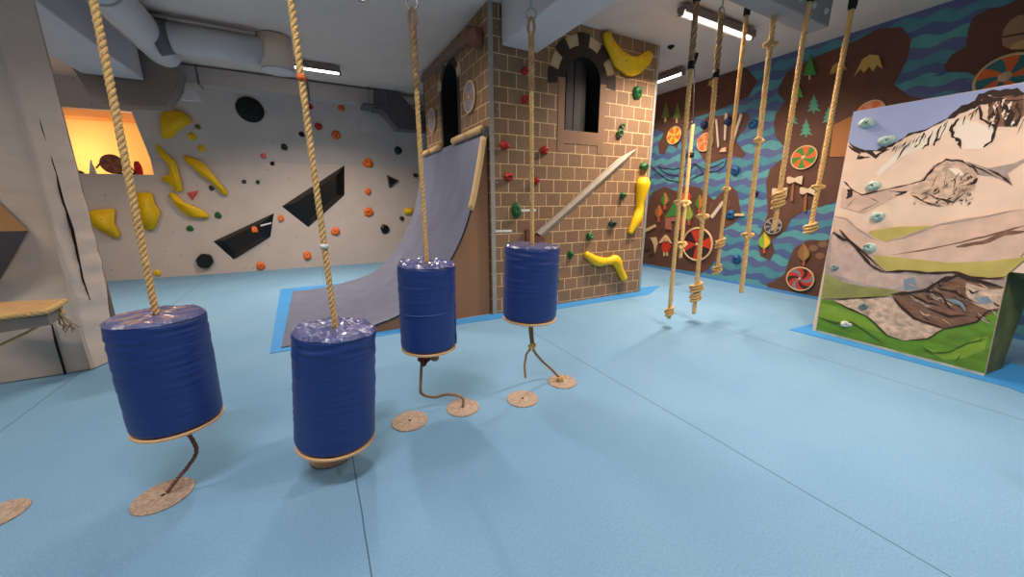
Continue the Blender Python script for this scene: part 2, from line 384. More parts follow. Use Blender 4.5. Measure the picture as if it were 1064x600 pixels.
# painted arch surround, front: dark band, stones, brown frame
m_arch = M('arch_dark_paint', (46, 34, 28), .7); m_stone = M('arch_stone_paint', (196, 172, 136), .7, var=.08, vscale=14)
m_frame = M('arch_brown_frame', (140, 106, 80), .7, var=.06)
def band(plane, cu, zs, r0, r1, a0, a1, h, mat, name, n=10, par=tower):
    s = MB(); o = [(cu+r*math.cos(a), zs+r*math.sin(a)) for r, aa in ((r0, 0), (r1, 1)) for a in ([a0+(a1-a0)*i/n for i in range(n+1)][::(1 if aa == 0 else -1)])]
    s.prism([plane.pt(x, z, .0005) for x, z in o], plane.n*h); return s.build(name, mat, par)
def dd(d): return math.radians(d)
band(FRONT, wu, 3.27, .31, .44, 0, PI, .004, m_arch, 'arch_band', 24)
for i in range(9):
    a = -4+i*21.8
    dark = i % 2 == 0
    band(FRONT, wu, 3.27, .44, .60 if dark else .575, dd(a-1), dd(a+19), .006 if dark else .008, m_arch if dark else m_stone, 'arch_stone', 4)
for a, b_, c, d in ((-.42, -.31, 2.3, 3.27), (.31, .42, 2.3, 3.27), (-.31, .31, 2.42, 2.6)):
    s = MB(); s.prism([FRONT.pt(wu+a, c, .0005), FRONT.pt(wu+b_, c, .0005), FRONT.pt(wu+b_, d, .0005), FRONT.pt(wu+a, d, .0005)], FRONT.n*.006); s.build('opening_frame', m_frame, tower)
band(LEFT, lu0, 3.34, .37, .47, 0, PI, .004, m_arch, 'arch_band', 24)
for a in (20, 100, 160): band(LEFT, lu0, 3.34, .40, .56, dd(a-9), dd(a+9), .007, m_stone, 'arch_stone', 4)
for a, b_ in ((-.46, -.37), (.37, .46)):
    s = MB(); s.prism([LEFT.pt(lu0+a, 2.52, .0005), LEFT.pt(lu0+b_, 2.52, .0005), LEFT.pt(lu0+b_, 3.34, .0005), LEFT.pt(lu0+a, 3.34, .0005)], LEFT.n*.006); s.build('opening_frame', m_arch, tower)

# ------------------------------------------------------------------ ramp (quarter pipe)
RY0, RY1 = 4.57, 7.6
prof = [(-.49, .004), (-.08, .012), (.26, .05), (.52, .10), (.79, .17), (1.0, .27), (1.22, .43), (1.40, .62), (1.57, .87), (1.72, 1.13), (1.84, 1.42), (1.93, 1.72), (2.0, 2.02), (2.06, 2.30), (2.10, 2.50)]
def smooth_poly(p, n=4):
    out = []
    for i in range(len(p)-1):
        a, b_, c, d = [Vector(p[max(0, min(len(p)-1, i+k))]) for k in (-1, 0, 1, 2)]
        for t in range(n):
            t /= n; out.append(.5*((2*b_)+(c-a)*t+(2*a-5*b_+4*c-d)*t*t+(3*b_-a-3*c+d)*t**3))
    out.append(Vector(p[-1])); return out
pr = smooth_poly(prof)
m_ramp = M('worn_grey_blue_ramp', (104, 110, 134), .36, var=.16, vscale=2.2, bump=.04, stretch=(1.5, 1.5, .5))
ramp = put('quarter_pipe_ramp', (.9, 6.1, 0)); tag(ramp, 'curved grey-blue quarter pipe ramp leading up to the tower side', 'ramp')
s = MB(); n = len(pr)
top = [(p[0], p[1]) for p in pr]; 
def nrm(i):
    t = Vector(pr[min(i+1, n-1)])-Vector(pr[max(i-1, 0)]); t.normalize(); return Vector((t[1], -t[0]))
low = [(p[0]+nrm(i)[0]*.02, max(.002, p[1]+nrm(i)[1]*.02)) for i, p in enumerate(pr)]
s.prism([(x, RY0, z) for x, z in top]+[(x, RY0, z) for x, z in low[::-1]], (0, RY1-RY0, 0))
s.build('riding_surface', m_ramp, ramp)
# side panels
for y in (RY0, RY1-.03):
    s = MB(); s.prism([(x, y+.004, z) for x, z in low[3:]]+[(2.13, y+.004, 2.5), (2.13, y+.004, 0), (.28, y+.004, 0)], (0, .022, 0)); s.build('side_panel', m_plyd, ramp)
# dark rubber edge on near side
s = MB(); k = 40; s.tube([(p[0]+.004, RY0-.006, p[1]+.0) for p in pr if p[1] < 1.5], .012, 6); s.build('edge_strip', m_black, ramp)
# round foam pads
nr = [p for p in pr if 1.42 <= p[1] <= 2.42]
s = MB(); s.tube([(p[0]-.01, RY0-.02, p[1]) for p in nr], .042, 12); s.build('foam_pad', m_tan, ramp)
for a, b_ in ((80, 125), (135, 190), (275, 350), (360, 455)):
    za = LEFT.uv(LEFT.at(430+a/6, 150))[0]; ua = TOWD.y-za; zb = LEFT.uv(LEFT.at(430+b_/6, 150))[0]; ubb = TOWD.y-zb
    ub_ = max(ubb, RY0+.02); ua = min(ua, RY1)
    s = MB(); s.tube([(2.075, ua, 2.53), (2.075, ub_, 2.53)], .05, 12); s.build('foam_pad', m_tan, ramp)
s = MB(); s.box((2.08, RY0-.03, 2.42), (2.14, RY0+.02, 2.56)); s.build('corner_bracket', m_metal, ramp, bevel=.005)

# blue border mats on floor
m_bord = M('bright_blue_mat', (56, 140, 206), .7, bump=.1, bscale=120, var=.06)
def floor_patch(name, pts, mat=m_bord, z=.006):
    s = MB(); s.prism([(x, y, .0005) for x, y in pts], (0, 0, z)); return tag(s.build(name, mat), kind='structure')
floor_patch('trim_4', [(-.585, 4.45), (-.50, 4.45), (.9, 4.40), (2.1, 4.30), (5.05, 4.20), (5.75, 4.55), (5.1, 4.62), (5.06, 4.42), (2.147, 4.511), (.28, 4.57), (-.49, 4.57), (-.49, 7.6), (2.14, 7.6), (2.14, 7.85), (-.70, 7.9)])
fp4 = [onz(820, 343), onz(845, 337), onz(849, 345), onz(1023, 391), onz(1050, 377), onz(1090, 392), onz(1075, 414), onz(1048, 403)]
floor_patch('trim_5', [(p.x, p.y) for p in fp4])

# ------------------------------------------------------------------ painted boulder on the right
boulder = put('painted_boulder', (5.8, .9, 0)); tag(boulder, 'large climbing board painted with snowy mountains and green meadow', 'climbing wall')
m_bside = M('boulder_side_paint', (112, 118, 72), .7, var=.35, vscale=5)
BU = 1.313; BT = 2.55; bx = Vector((.62, -.02, 0)); nbd = BOARD.n
u0, u1 = -.36, 1.395
s = MB()
front = [BOARD.pt(0, 0), BOARD.pt(u1-.03, 0), BOARD.pt(u1, BT), BOARD.pt(u0, BT), BOARD.pt(u0, .98), BOARD.pt(.06, .98)]
s.prism(front, -BOARD.n*.03); s.build('front_panel', M('boulder_snow_paint', (244, 212, 188), .7, var=.08, vscale=3, bump=.1, bscale=30), boulder)
s = MB()
s.prism([BOARD.pt(.0, 0, -.03), BOARD.pt(.06, .98, -.03), BOARD.pt(-.03, .98, -.42), BOARD.pt(-.03, 0, -.36)], BOARD.u*.03)
s.prism([BOARD.pt(.06, .98, -.03), BOARD.pt(u0, .98, -.03), BOARD.pt(u0, .80, -.5), BOARD.pt(-.0, .80, -.5)], (0, 0, .02))
s.prism([BOARD.pt(u1-.03, 0, -.03), BOARD.pt(u1, BT, -.03), BOARD.pt(u1, BT, -.5), BOARD.pt(u1-.03, 0, -.5)], -BOARD.u*.03)
s.prism([BOARD.pt(u1-.03, BT-.03, -.03), BOARD.pt(u0, BT-.03, -.03), BOARD.pt(u0, BT-.03, -.5), BOARD.pt(u1-.03, BT-.03, -.5)], (0, 0, .03))
s.build('side_panel', m_bside, boulder)
LAY = [0]
def paint(px, mat, plane=BOARD, par=boulder, name='painted_patch'):
    LAY[0] += 1; h = .0004+LAY[0]*.00025
    s = MB(); s.prism([plane.at(x, y, h) for x, y in px], plane.n*.0003); return s, h
layers = MB(); layer_mats = []
def lay(px, mat):
    if mat not in layer_mats: layer_mats.append(mat)
    LAY[0] += 1; h = .0006+LAY[0]*.00012
    pts = []
    for x, y in px:
        p = BOARD.at(x, y, h); a, b_ = BOARD.uv(p)
        lim0 = 0.0+.06*min(1, max(0, b_)/.98) if b_ < .98 else u0
        a = max(lim0, min(u1-.03+.03*b_/BT, a)); b_ = max(0, min(BT, b_)); pts.append(BOARD.pt(a, b_, h))
    layers.add(pts, [tuple(range(len(pts)))], layer_mats.index(mat))
def stroke(px, wd, mat, jit=.35):
    L, Rr = [], []
    pts = []
    for i in range(len(px)-1):
        for t in (0, .33, .66): pts.append((px[i][0]+(px[i+1][0]-px[i][0])*t, px[i][1]+(px[i+1][1]-px[i][1])*t))
    pts.append(px[-1]); n = len(pts)
    for i, (x, y) in enumerate(pts):
        a = pts[max(i-1, 0)]; b_ = pts[min(i+1, n-1)]; d = math.hypot(b_[0]-a[0], b_[1]-a[1]) or 1
        nx, ny = -(b_[1]-a[1])/d, (b_[0]-a[0])/d
        e = min(1, .25+min(i, n-1-i)*.4); w1 = wd*e*(1+random.uniform(-jit, jit)*1.3); w2 = wd*e*(1+random.uniform(-jit, jit)*1.3)
        L.append((x+nx*w1/2, y+ny*w1/2)); Rr.append((x-nx*w2/2, y-ny*w2/2))
    for i in range(n-1): lay([L[i], L[i+1], Rr[i+1], Rr[i]], mat)
    LAY[0] -= (n-1)*1
    LAY[0] += 1
c_sky = M('sky_paint', (160, 172, 214), .7, var=.04); c_rock = M('dark_rock_paint', (52, 30, 24), .7, var=.3, vscale=25)
c_green = M('meadow_paint', (100, 144, 40), .7, var=.25, vscale=7, stretch=(1, 1, 2.5)); c_green2 = M('light_meadow_paint', (134, 166, 52), .7, var=.15, vscale=8)
c_olive = M('olive_paint', (148, 146, 84), .7, var=.2, vscale=6); c_yel = M('yellow_green_paint', (196, 178, 96), .7, var=.12, vscale=6)
c_tan = M('scree_paint', (214, 182, 158), .7, var=.38, vscale=16, stretch=(1, 1, 1.6)); c_brown = M('brown_slope_paint', (128, 92, 72), .7, var=.35, vscale=12, stretch=(1, 1, 3))
c_grey = M('grey_slope_paint', (176, 156, 148), .7, var=.18, vscale=10); c_shadow = M('pale_slope_paint', (224, 188, 166), .7, var=.12, vscale=8)
c_bl = M('blue_grey_paint', (130, 148, 160), .7, var=.15, vscale=20); c_white = M('snow_white_paint', (250, 232, 214), .7); c_edge = M('unpainted_edge', (196, 190, 170), .7, var=.3, vscale=10)
ridge = Z(860, 60, 5.216, [(115,460),(190,515),(300,500),(370,460),(440,420),(530,390),(650,330),(740,280),(830,215),(900,190),(1000,185),(1070,200)])
lay([(886,112),(1075,84)]+ridge[::-1]+[(878,148)], c_sky)
# white, shaded and rocky areas of the big mountain
lay(Z(860,100,3,[(300,110),(350,90),(400,65),(380,110),(320,150),(230,190),(160,250),(150,240),(240,150)]), c_white)
lay(Z(860,100,3,[(390,80),(430,70),(520,100),(510,150),(490,165),(420,165),(395,140)]), c_white)
lay(Z(860,100,3,[(500,0),(612,-5),(612,60),(580,95),(530,95),(500,60)]), M('rock_face_paint', (130, 90, 70), .7, var=.55, vscale=10))
stroke(ridge[:4], 4.5, c_rock, .8); stroke(ridge[3:7], 2.4, c_rock, .8); stroke(ridge[6:], 6, c_rock, .7)
for p, wd in (([(65,155),(100,180),(90,195),(130,190)], 3),([(100,165),(150,185),(190,165)], 4),([(420,40),(470,20),(500,10),(560,15),(612,10)], 5),([(300,115),(285,150),(270,160)], 1.5),([(330,105),(310,150),(295,165)], 2.4),([(350,100),(335,140),(330,155)], 2),
              ([(370,90),(350,130),(340,140)], 2),([(265,135),(240,160),(215,200)], 1.2),([(410,70),(385,95),(390,125),(410,140),(415,165)], 3),([(470,25),(480,70),(500,85),(525,95)], 3),([(525,30),(535,60),(525,95),(510,140),(485,160)], 3),
              ([(540,20),(570,50),(560,95)], 6),([(590,20),(600,60),(580,95)], 4),([(480,30),(440,60)], 1.4),([(612,70),(590,120)], 1.5)):
    stroke(Z(860,100,3,p), wd, c_rock, .7)
# middle peak
lay(Z(860,100,3,[(300,250),(330,215),(370,197),(440,205),(465,240),(460,290),(430,315),(360,345),(290,335),(255,305)]), c_tan)
lay(Z(860,100,3,[(375,225),(410,225),(425,245),(405,250)]), c_white)
lay(Z(860,100,3,[(440,205),(500,225),(580,210),(612,195),(612,205),(560,240),(575,275),(520,250),(465,245)]), c_grey)
lay(Z(860,100,3,[(45,285),(110,310),(180,295),(250,280),(300,275),(240,300),(180,330),(110,365),(40,345)]), c_shadow)
for p, wd in (([(255,275),(300,262),(335,220),(370,198),(420,203),(455,225),(470,245)], 1.7),([(50,265),(75,290),(105,308),(160,295),(255,275)], 1.8),([(62,290),(72,300),(58,320)], 4),([(300,300),(340,320),(390,330),(430,300)], 2),([(265,310),(300,330),(350,345)], 2.2),
              ([(420,280),(455,270),(468,255)], 3),([(340,250),(320,290)], 1.2),([(370,230),(360,300)], 1),([(400,250),(390,310)], 1.4),([(500,228),(545,250),(575,278)], 2.2),([(190,295),(245,300),(210,310)], 1.8),([(120,310),(160,330),(100,360)], 1),([(90,315),(60,345)], 1),([(440,210),(480,230),(530,255)], 1.5)):
    stroke(Z(860,100,3,p), wd, c_rock if wd > 1.3 else c_brown, .7)
for k_ in range(60):
    x0, y0 = random.uniform(265, 455), random.uniform(235, 335)
    if y0 < 325-(x0-265)*.75 or y0 < 205+(x0-370)*.4: continue
    stroke(Z(860,100,3,[(x0, y0), (x0+random.uniform(-14, 4), y0+random.uniform(3, 9)), (x0+random.uniform(-22, 0), y0+random.uniform(8, 16))]), random.uniform(.5, 1.3), c_rock if k_ % 2 else c_brown, .8)
for k_ in range(26):
    x0 = random.uniform(500, 610); y0 = random.uniform(5, 80)
    stroke(Z(860,100,3,[(x0, y0), (x0-8, y0+12), (x0-10, y0+26)]), random.uniform(1, 2.6), c_rock if k_ % 3 else c_white, .8)
for k_ in range(22):
    t = random.random(); x0 = 200+t*300; y0 = 160-t*135+random.uniform(-4, 8)
    stroke(Z(860,100,3,[(x0, y0), (x0-random.uniform(4, 14), y0+random.uniform(10, 30))]), random.uniform(.8, 2.0), c_rock, .8)
# lower slopes
lay(Z(860,100,3,[(20,372),(60,380),(90,410),(150,440),(260,430),(340,400),(430,380),(530,370),(612,350),(625,470),(612,560),(460,560),(380,545),(180,545),(120,490),(60,440),(20,420)]), c_shadow)
lay(Z(860,100,3,[(130,420),(220,408),(330,405),(270,425),(180,455),(140,440)]), c_yel)
lay(Z(860,100,3,[(140,495),(240,505),(380,520),(500,515),(625,500),(625,565),(560,570),(450,562),(380,546),(270,550),(190,545),(150,520)]), c_yel)
for p, wd, mm in (([(20,375),(60,385),(100,420),(150,450)], 1.6, c_grey),([(180,455),(260,435),(350,400),(450,383),(612,352)], 2.2, c_grey),([(200,495),(330,475),(460,445),(560,420),(625,400)], 1.6, c_brown),([(400,470),(480,455),(550,430),(625,420)], 4.5, c_brown)):
    stroke(Z(860,100,3,p), wd, mm, .5)
# near-left grey ridge and rocks (second crop: origin 845,230 scale 3.53)
K = lambda p: Z(845,230,3.53,p)
lay(K([(80,20),(70,40),(130,70),(200,140),(260,190),(340,185),(420,195),(500,190),(560,205),(640,220),(720,215),(712,245),(600,340),(400,350),(250,290),(30,275),(60,60)]), c_grey)
lay(K([(80,30),(130,80),(200,150),(250,190),(380,200),(300,250),(180,230),(60,190),(68,60)]), M('pinkish_rock_paint', (206, 176, 162), .7, var=.15, vscale=12))
lay(K([(45,190),(110,225),(190,240),(260,248),(350,262),(280,275),(170,280),(70,283),(28,280)]), c_olive)
lay(K([(290,270),(420,255),(500,210),(560,205),(712,245),(700,325),(590,375),(480,395),(400,370),(330,320)]), c_brown)
lay(K([(560,225),(640,250),(712,250),(700,322),(640,325),(560,290)]), c_tan)
lay(K([(590,280),(640,275),(660,300),(610,305)]), c_bl); lay(K([(330,215),(370,205),(385,250),(335,252)]), c_bl)
lay(K([(70,290),(160,283),(290,280),(340,330),(400,375),(475,395),(420,430),(330,445),(270,420),(200,350),(120,315)]), c_tan)
lay(K([(28,285),(70,290),(120,315),(200,350),(270,420),(330,440),(420,430),(480,395),(600,370),(690,325),(725,325),(640,575),(10,405)]), c_green)
lay(K([(28,300),(110,320),(190,350),(250,410),(150,380),(20,355)]), c_green2)
lay(K([(400,460),(480,485),(560,450),(600,430),(640,425),(630,470),(560,500),(480,510)]), c_green2)
for k_ in range(46):
    x0, y0 = random.uniform(330, 690), random.uniform(215, 360)
    if y0 > 390-(x0-480)*.3 or y0 > 250+(x0-290)*.9: continue
    stroke(K([(x0, y0), (x0+random.uniform(8, 24), y0+random.uniform(4, 22)), (x0+random.uniform(30, 55), y0+random.uniform(10, 40))]), random.uniform(.5, 1.8), (c_rock, c_brown, c_tan, c_grey)[k_ % 4], .8)
for p, wd, mm in (([(70,40),(105,65),(130,72),(165,105),(210,160),(260,188)], 2.6, c_rock),([(95,30),(120,60),(170,100),(235,165)], 2, c_rock),([(260,188),(340,182),(420,192),(520,186),(570,205),(640,212),(720,203)], 2, c_rock),
                  ([(285,270),(350,262),(420,250),(470,215),(530,200),(590,215),(712,245)], 3.4, c_rock),([(290,275),(330,320),(370,355),(470,390)], 2.4, c_rock),([(350,265),(420,300),(470,310)], 1.6, c_rock),([(400,255),(470,270),(500,320)], 2.4, c_rock),([(480,285),(540,300),(560,330)], 3, c_bl),([(440,240),(520,260),(590,300)], 1.6, c_rock),([(420,320),(500,350),(560,345)], 1.5, c_rock),
                  ([(70,290),(160,283),(280,276)], 1.2, c_rock),([(75,293),(120,315),(200,350),(270,418),(330,440)], 1.2, c_rock),([(330,440),(420,430),(480,395),(600,370),(640,330),(695,325)], 1.3, c_rock),([(15,350),(80,375),(140,370),(200,410),(260,450)], 1.3, c_dg if False else M('dark_meadow_paint', (58, 92, 26), .7)),([(400,462),(440,485),(500,480),(560,450),(640,430)], 1.2, MATS['dark_meadow_paint']),([(540,490),(520,520)], 1, c_rock),([(620,420),(612,445)], 1, c_rock)):
    stroke(K(p), wd, mm, .5)
lay(K([(10,398),(640,562),(628,580),(8,412)]), c_edge)
layers.build('mountain_painting', layer_mats, boulder)

# ------------------------------------------------------------------ holds
def hold(px, py, rx, ry, plane, mat, label, depth=None, name='climbing_hold', seed=0, par=None, bolt=True, group=None, rot=0, lift=0):
    c = plane.at(px, py, lift); a0 = plane.at(px, py-ry, lift); a1 = plane.at(px, py+ry, lift)
    rv = abs(plane.uv(a0)[1]-plane.uv(a1)[1])/2
    b0 = plane.at(px-rx, py, lift); b1 = plane.at(px+rx, py, lift); ru = abs(plane.uv(b0)[0]-plane.uv(b1)[0])/2
    ru = min(ru, rv*2.2); dep = depth or .55*min(ru, rv)+.015
    s = MB(); ns, nr = 18, 7; vs = []; cu, cv = plane.uv(c)
    rnd = random.Random(seed+int(px*7+py*13)); sd = rnd.random()*50
    for j in range(nr+1):
        t = (j/nr)*PI/2*.999
        for i in range(ns):
            a = 2*PI*i/ns; k = 1+.32*noise.noise(Vector((math.cos(a)*1.1+sd, math.sin(a)*1.1, t*.8)))
            r = math.cos(t)**.75*k
            vs.append(plane.pt(cu+ru*r*math.cos(a+rot), cv+rv*r*math.sin(a+rot), lift+dep*math.sin(t)*(1+.2*math.sin(a+sd))*(.55 if j == nr else 1)))
    fs = [(j*ns+i, j*ns+(i+1) % ns, (j+1)*ns+(i+1) % ns, (j+1)*ns+i) for j in range(nr) for i in range(ns)]+[tuple(range(nr*ns, nr*ns+ns)), tuple(range(ns))[::-1]]
    s.add(vs, fs, 0, True)
    o = s.build(name, mat, par, origin=c)
    if label: tag(o, label, 'climbing hold', group)
    if bolt and ry > 3.2:
        s = MB(); s.lathe(plane.pt(cu, cv, lift+dep*.40), plane.n, [(min(ru, rv)*.16, 0), (min(ru, rv)*.16, dep*.32)], 10, smooth=False); s.build('bolt', m_blackm, o)
    return o
def volume(pts, plane, h, mat, label, bev=.02, seg=3, cat='climbing hold', name='climbing_hold', sm=True, bolts=None, group=None):
    s = MB(); s.prism([plane.at(x, y, .001) for x, y in pts], plane.n*h)
    o = s.build(name, mat, bevel=bev, seg=seg, smoothall=sm); tag(o, label, cat, group)
    for (x, y) in bolts or []:
        s = MB(); s.lathe(plane.at(x, y, h-.004), plane.n, [(.010, 0), (.010, .007)], 10, smooth=False); s.build('bolt', m_blackm, o)
    return o
def spine(pts, plane, mat, label, name='climbing_hold', bolts=None):
    """rounded branch-like hold from (px,py,radius px)"""
    c3 = [];
    for x, y, r in pts:
        p = plane.at(x, y, .03); q = plane.at(x, y-r, .03); c3.append((p.x, p.y, p.z, (p-q).length))
    sm_ = smooth_poly(c3, 5); s = MB()
    s.tube([(v[0], v[1], v[2]) for v in sm_], [v[3]*(.55 if i in (0, len(sm_)-1) else 1) for i, v in enumerate(sm_)], 14)
    # flatten against the wall
    for v in s.v:
        d = (v-plane.o).dot(plane.n)
        if d < .002: v += plane.n*(.002-d)
    o = s.build(name, mat); return tag(o, label, 'climbing hold')
A5 = lambda x, y: (230+x/4.836, 90+y/4.836); A6 = lambda x, y: (200+x/4.256, 170+y/4.256)
# back wall yellow shapes
g3 = lambda p: Z(60, 100, 5.32, p); g4 = lambda p: Z(60, 190, 5.32, p)
volume(g3([(578,85),(640,75),(700,85),(755,135),(690,175),(630,232),(585,225)]), BACKU, .16, m_yel, 'big dark yellow wedge hold high up beside the lit opening', .03)
volume(g3([(520,235),(560,240),(600,310),(660,370),(675,430),(700,525),(665,530),(620,480),(575,465),(600,440),(630,440),(620,380),(570,330),(545,280)]), BACKL, .11, m_yel, 'long snaking yellow hold just right of the lit opening', .025)
volume(g3([(700,330),(740,340),(810,370),(860,430),(950,540),(925,550),(850,470),(800,440),(770,410),(715,365)]), BACKL, .11, m_yel, 'long diagonal yellow branch hold above the pink triangle hold', .025)
volume(g4([(150,190),(195,155),(325,140),(320,220),(355,280),(335,310),(240,260),(180,220)]), BACKL, .12, m_yel, 'broad yellow boomerang hold leftmost, beside the padded pillar', .03, bolts=[(105, 228)])
volume(g4([(440,55),(530,55),(540,110),(575,160),(540,260),(490,260),(455,215),(460,150)]), BACKL, .12, m_yel, 'upright chunky yellow hold behind the leftmost barrel rope', .03, bolts=[(150, 211)])
volume(g4([(620,55),(650,55),(700,105),(800,150),(845,180),(835,197),(740,190),(690,160),(640,100)]), BACKL, .11, m_yel, 'yellow banana-shaped hold below the pink triangle hold', .025)
volume([A6(935,198), A6(984,198), A6(986,224), A6(938,224)], BACKL, .07, m_yel, 'small yellow block hold beside the edge of the ramp', .012)
hold(200, 142, 4.5, 4, BACKU, m_yel, 'small round yellow hold right of the big yellow wedge')
hold(209.6, 154.5, 4, 3.6, BACKU, m_yel, 'small round yellow hold, lower of the two under the yellow wedge')
hold(103.6, 283, 2.5, 2, BACKL, m_yel, 'tiny yellow foothold near the floor beside the padded pillar')
hold(163.4, 283.8, 4, 3, BACKL, m_yel, 'little yellow foothold near the floor under the yellow holds')
# black volumes
def wedge(pts, ctr, plane, h, label, name='climbing_volume'):
    s = MB(); b0 = [plane.at(x, y, .001) for x, y in pts]; c = plane.at(*ctr, .001)
    tp = [p+(c-p)*.35+plane.n*h for p in b0]; n = len(b0)
    s.add(b0+tp, [tuple(range(n, 2*n))]+[(i, (i+1) % n, n+(i+1) % n, n+i) for i in range(n)]+[tuple(range(n))[::-1]])
    return tag(s.build(name, m_black), label, 'climbing volume')
wedge([(292.8,214.6),(357.9,171.9),(357.9,202.9),(320.3,236.3)], (334, 204), BACKL, .16, 'larger glossy black angular volume, upper of two on the grey wall')
vol2 = wedge([(221.6,251),(284.6,221.7),(281,246.4),(242.8,269.9)], (256, 247), BACKL, .14, 'smaller glossy black angular volume with an orange hold on it')
wedge([(401.6,181.7),(414.5,187.6),(404.4,195.4)], (407, 188), BACKL, .09, 'small black triangular volume near the ramp top', 'climbing_volume')
s = MB(); s.prism([BACKL.at(*A6(x, y), .17) for x, y in ((300,272),(348,260),(350,266),(302,279))], BACKL.n*.004)
s.build('tape_strip', m_white, vol2)
hx = [(213.5+9.5*math.cos(dd(10+60*i)), 271+8.2*math.sin(dd(10+60*i))) for i in range(6)]
volume(hx, BACKL, .10, m_black, 'black hexagonal hold low on the grey wall', .02, 2, sm=False)
s = MB(); s.lathe(BACKU.at(260, 114, .002), BACKU.n, [(.25, 0), (.25, .04), (.21, .07), (.07, .075)], 32); sp_ = s.build('wall_speaker', m_blackm); tag(sp_, 'round black disc mounted high on the grey back wall', 'round fixture')
s = MB()
for i in range(9):
    a = 2*PI*i/9; c = BACKU.at(260, 114, .078); s.tube([c+BACKU.u*.05*math.cos(a)+BACKU.v*.05*math.sin(a), c+BACKU.u*.19*math.cos(a+.5)+BACKU.v*.19*math.sin(a+.5)-BACKU.n*.006], .008, 5)
s.build('rib', M('black_rib', (34, 34, 36), .5), sp_)
# round holds on back wall
for (x, y), r, mm, lab, pl in [
    (A5(733,380), 6.3, m_org, 'largest round orange hold, at the crease of the grey wall', BACKL),
    (A5(577,242), 4.8, m_org, 'round orange hold high on the darker leaning wall', BACKU),
    (A5(602,108), 3.6, m_org, 'small orange hold right under the square duct', BACKU),
    (A5(487,202), 4.0, m_red, 'reddish hold high on the leaning wall beside the second barrel rope', BACKU),
    (A5(443,100), 3.4, m_red, 'small red hold directly beside the second barrel rope under the duct', BACKU),
    (A6(776,124), 3.6, m_org, 'small pale orange hold left of the black triangle volume', BACKL),
    (A6(778,215), 5.2, m_org, 'big round orange hold between the triangle volume and the floor', BACKL),
    (A6(633,300), 4.6, m_org, 'round orange hold right of the larger black volume', BACKL),
    (A6(392,243), 3.7, m_org, 'orange hold between the two black angular volumes', BACKL),
    (A6(508,407), 4.7, m_org, 'round orange hold low on the wall near the second barrel rope', BACKL),
    (A6(302,453), 4.6, m_org, 'round orange hold low on the wall under the smaller black volume', BACKL),
    (A5(888,323), 4.2, m_black, 'round black hold high up beside the third barrel rope', BACKU),
    (A5(317,304), 3.6, m_black, 'round black hold on the leaning wall below the black disc', BACKU),
    (A5(403,240), 3.0, m_blackm, 'tiny dark hold just left of the second barrel rope', BACKU),
    (A5(257,387), 2.4, m_blackm, 'tiny dark hold at the crease below the black disc', BACKL),
    (A5(213,348), 3.0, m_pink, 'small pink sliver hold above the crease of the grey wall', BACKU),
    (A5(115,478), 2.3, m_dgrn, 'tiny green hold, left of a close pair under the crease', BACKL),
    (A5(184,480), 2.3, m_dgrn, 'tiny green hold, right of a close pair under the crease', BACKL),
    (A6(850,290), 5.0, m_black, 'flat black hold low on the wall near the ramp curve', BACKL),
    (A6(925,243), 2.4, m_black, 'tiny black hold below the yellow block hold', BACKL),
    (A5(976,447), 2.6, m_black, 'tiny black hold behind the third barrel rope', BACKL),
    ((219.8,195.6), 2.8, m_dgrn, 'dark green hold right of the pink triangle hold', BACKL),
    ((226.7,223.8), 3.6, m_grn, 'green oval hold right of the yellow banana-shaped hold', BACKL),
    ((197.6,237.6), 3.4, m_grn, 'green hold below the yellow banana-shaped hold', BACKL),
    ((205.5,132), 3.0, M('olive_resin', (120, 104, 40), .5), 'small olive hold at the tip of the yellow wedge', BACKU)]:
    hold(x, y, r, r*.95, pl, mm, lab)
x, y = A6(275, 293); hold(x, y, 3.9, 3.5, BACKL, m_org, 'orange hold screwed onto the smaller black volume', lift=.14)
s = MB(); c = BACKL.at(200, 203, .001); pp = [(193.5,200.5),(207,198),(200,208.5)]
b0 = [BACKL.at(x, y, .001) for x, y in pp]; s.add(b0+[BACKL.at(200, 202, .12)], [(0,1,3),(1,2,3),(2,0,3),(0,2,1)])
tag(s.build('climbing_hold', m_pink), 'pink pyramid hold among the yellow holds', 'climbing hold')

# tower front holds
B1 = lambda x, y: (500+x/4.836, 110+y/4.836); B2 = lambda x, y: (500+x/4.836, 210+y/4.836); B0 = lambda x, y: (500+x/4.836, y/4.836)
for (x, y), rx, ry, mm, lab in [
    (B0(218,358), 3.8, 4.2, m_red, 'upper of two red star-shaped holds left of the arched window'),
    (B0(218,502), 3.8, 4.2, m_red, 'lower of two red star-shaped holds left of the arched window'),
    (B1(115,200), 5.0, 4.4, m_red, 'wide red hold beside the left corner strip of the tower'),
    (B1(315,225), 4.2, 4.6, m_red, 'red hold below the left side of the arched window'),
    (B1(135,358), 4.4, 4.6, m_red, 'round red hold on tower, second down by the left corner strip'),
    (B1(275,378), 3.4, 4.0, m_red, 'small red hold just right of the fourth barrel rope'),
    (B1(175,525), 4.6, 8.0, m_grn, 'tall dark green hold above the fourth barrel'),
    (B1(815,305), 4.0, 4.4, m_grn, 'green hold right above the yellow club hold'),
    (B1(708,453), 3.2, 3.6, m_grn, 'small dark green hold left of the yellow club hold'),
    (B2(655,110), 3.4, 4.0, m_dgrn, 'small dark green hold left of the tail of the yellow club hold'),
    (B2(543,172), 3.6, 4.2, m_grn, 'green hold in the lower middle of the brick tower'),
    (B2(447,263), 3.0, 3.8, m_grn, 'small bright green hold left of the yellow branch hold'),
    (B2(372,400), 3.4, 5.0, m_grn, 'green hold half hidden behind the fourth barrel'),
    (B0(780,470), 5.0, 7.4, m_grn, 'big green hold in the shade under the yellow crescent')]:
    hold(x, y, rx, ry, FRONT, mm, lab, depth=.075)
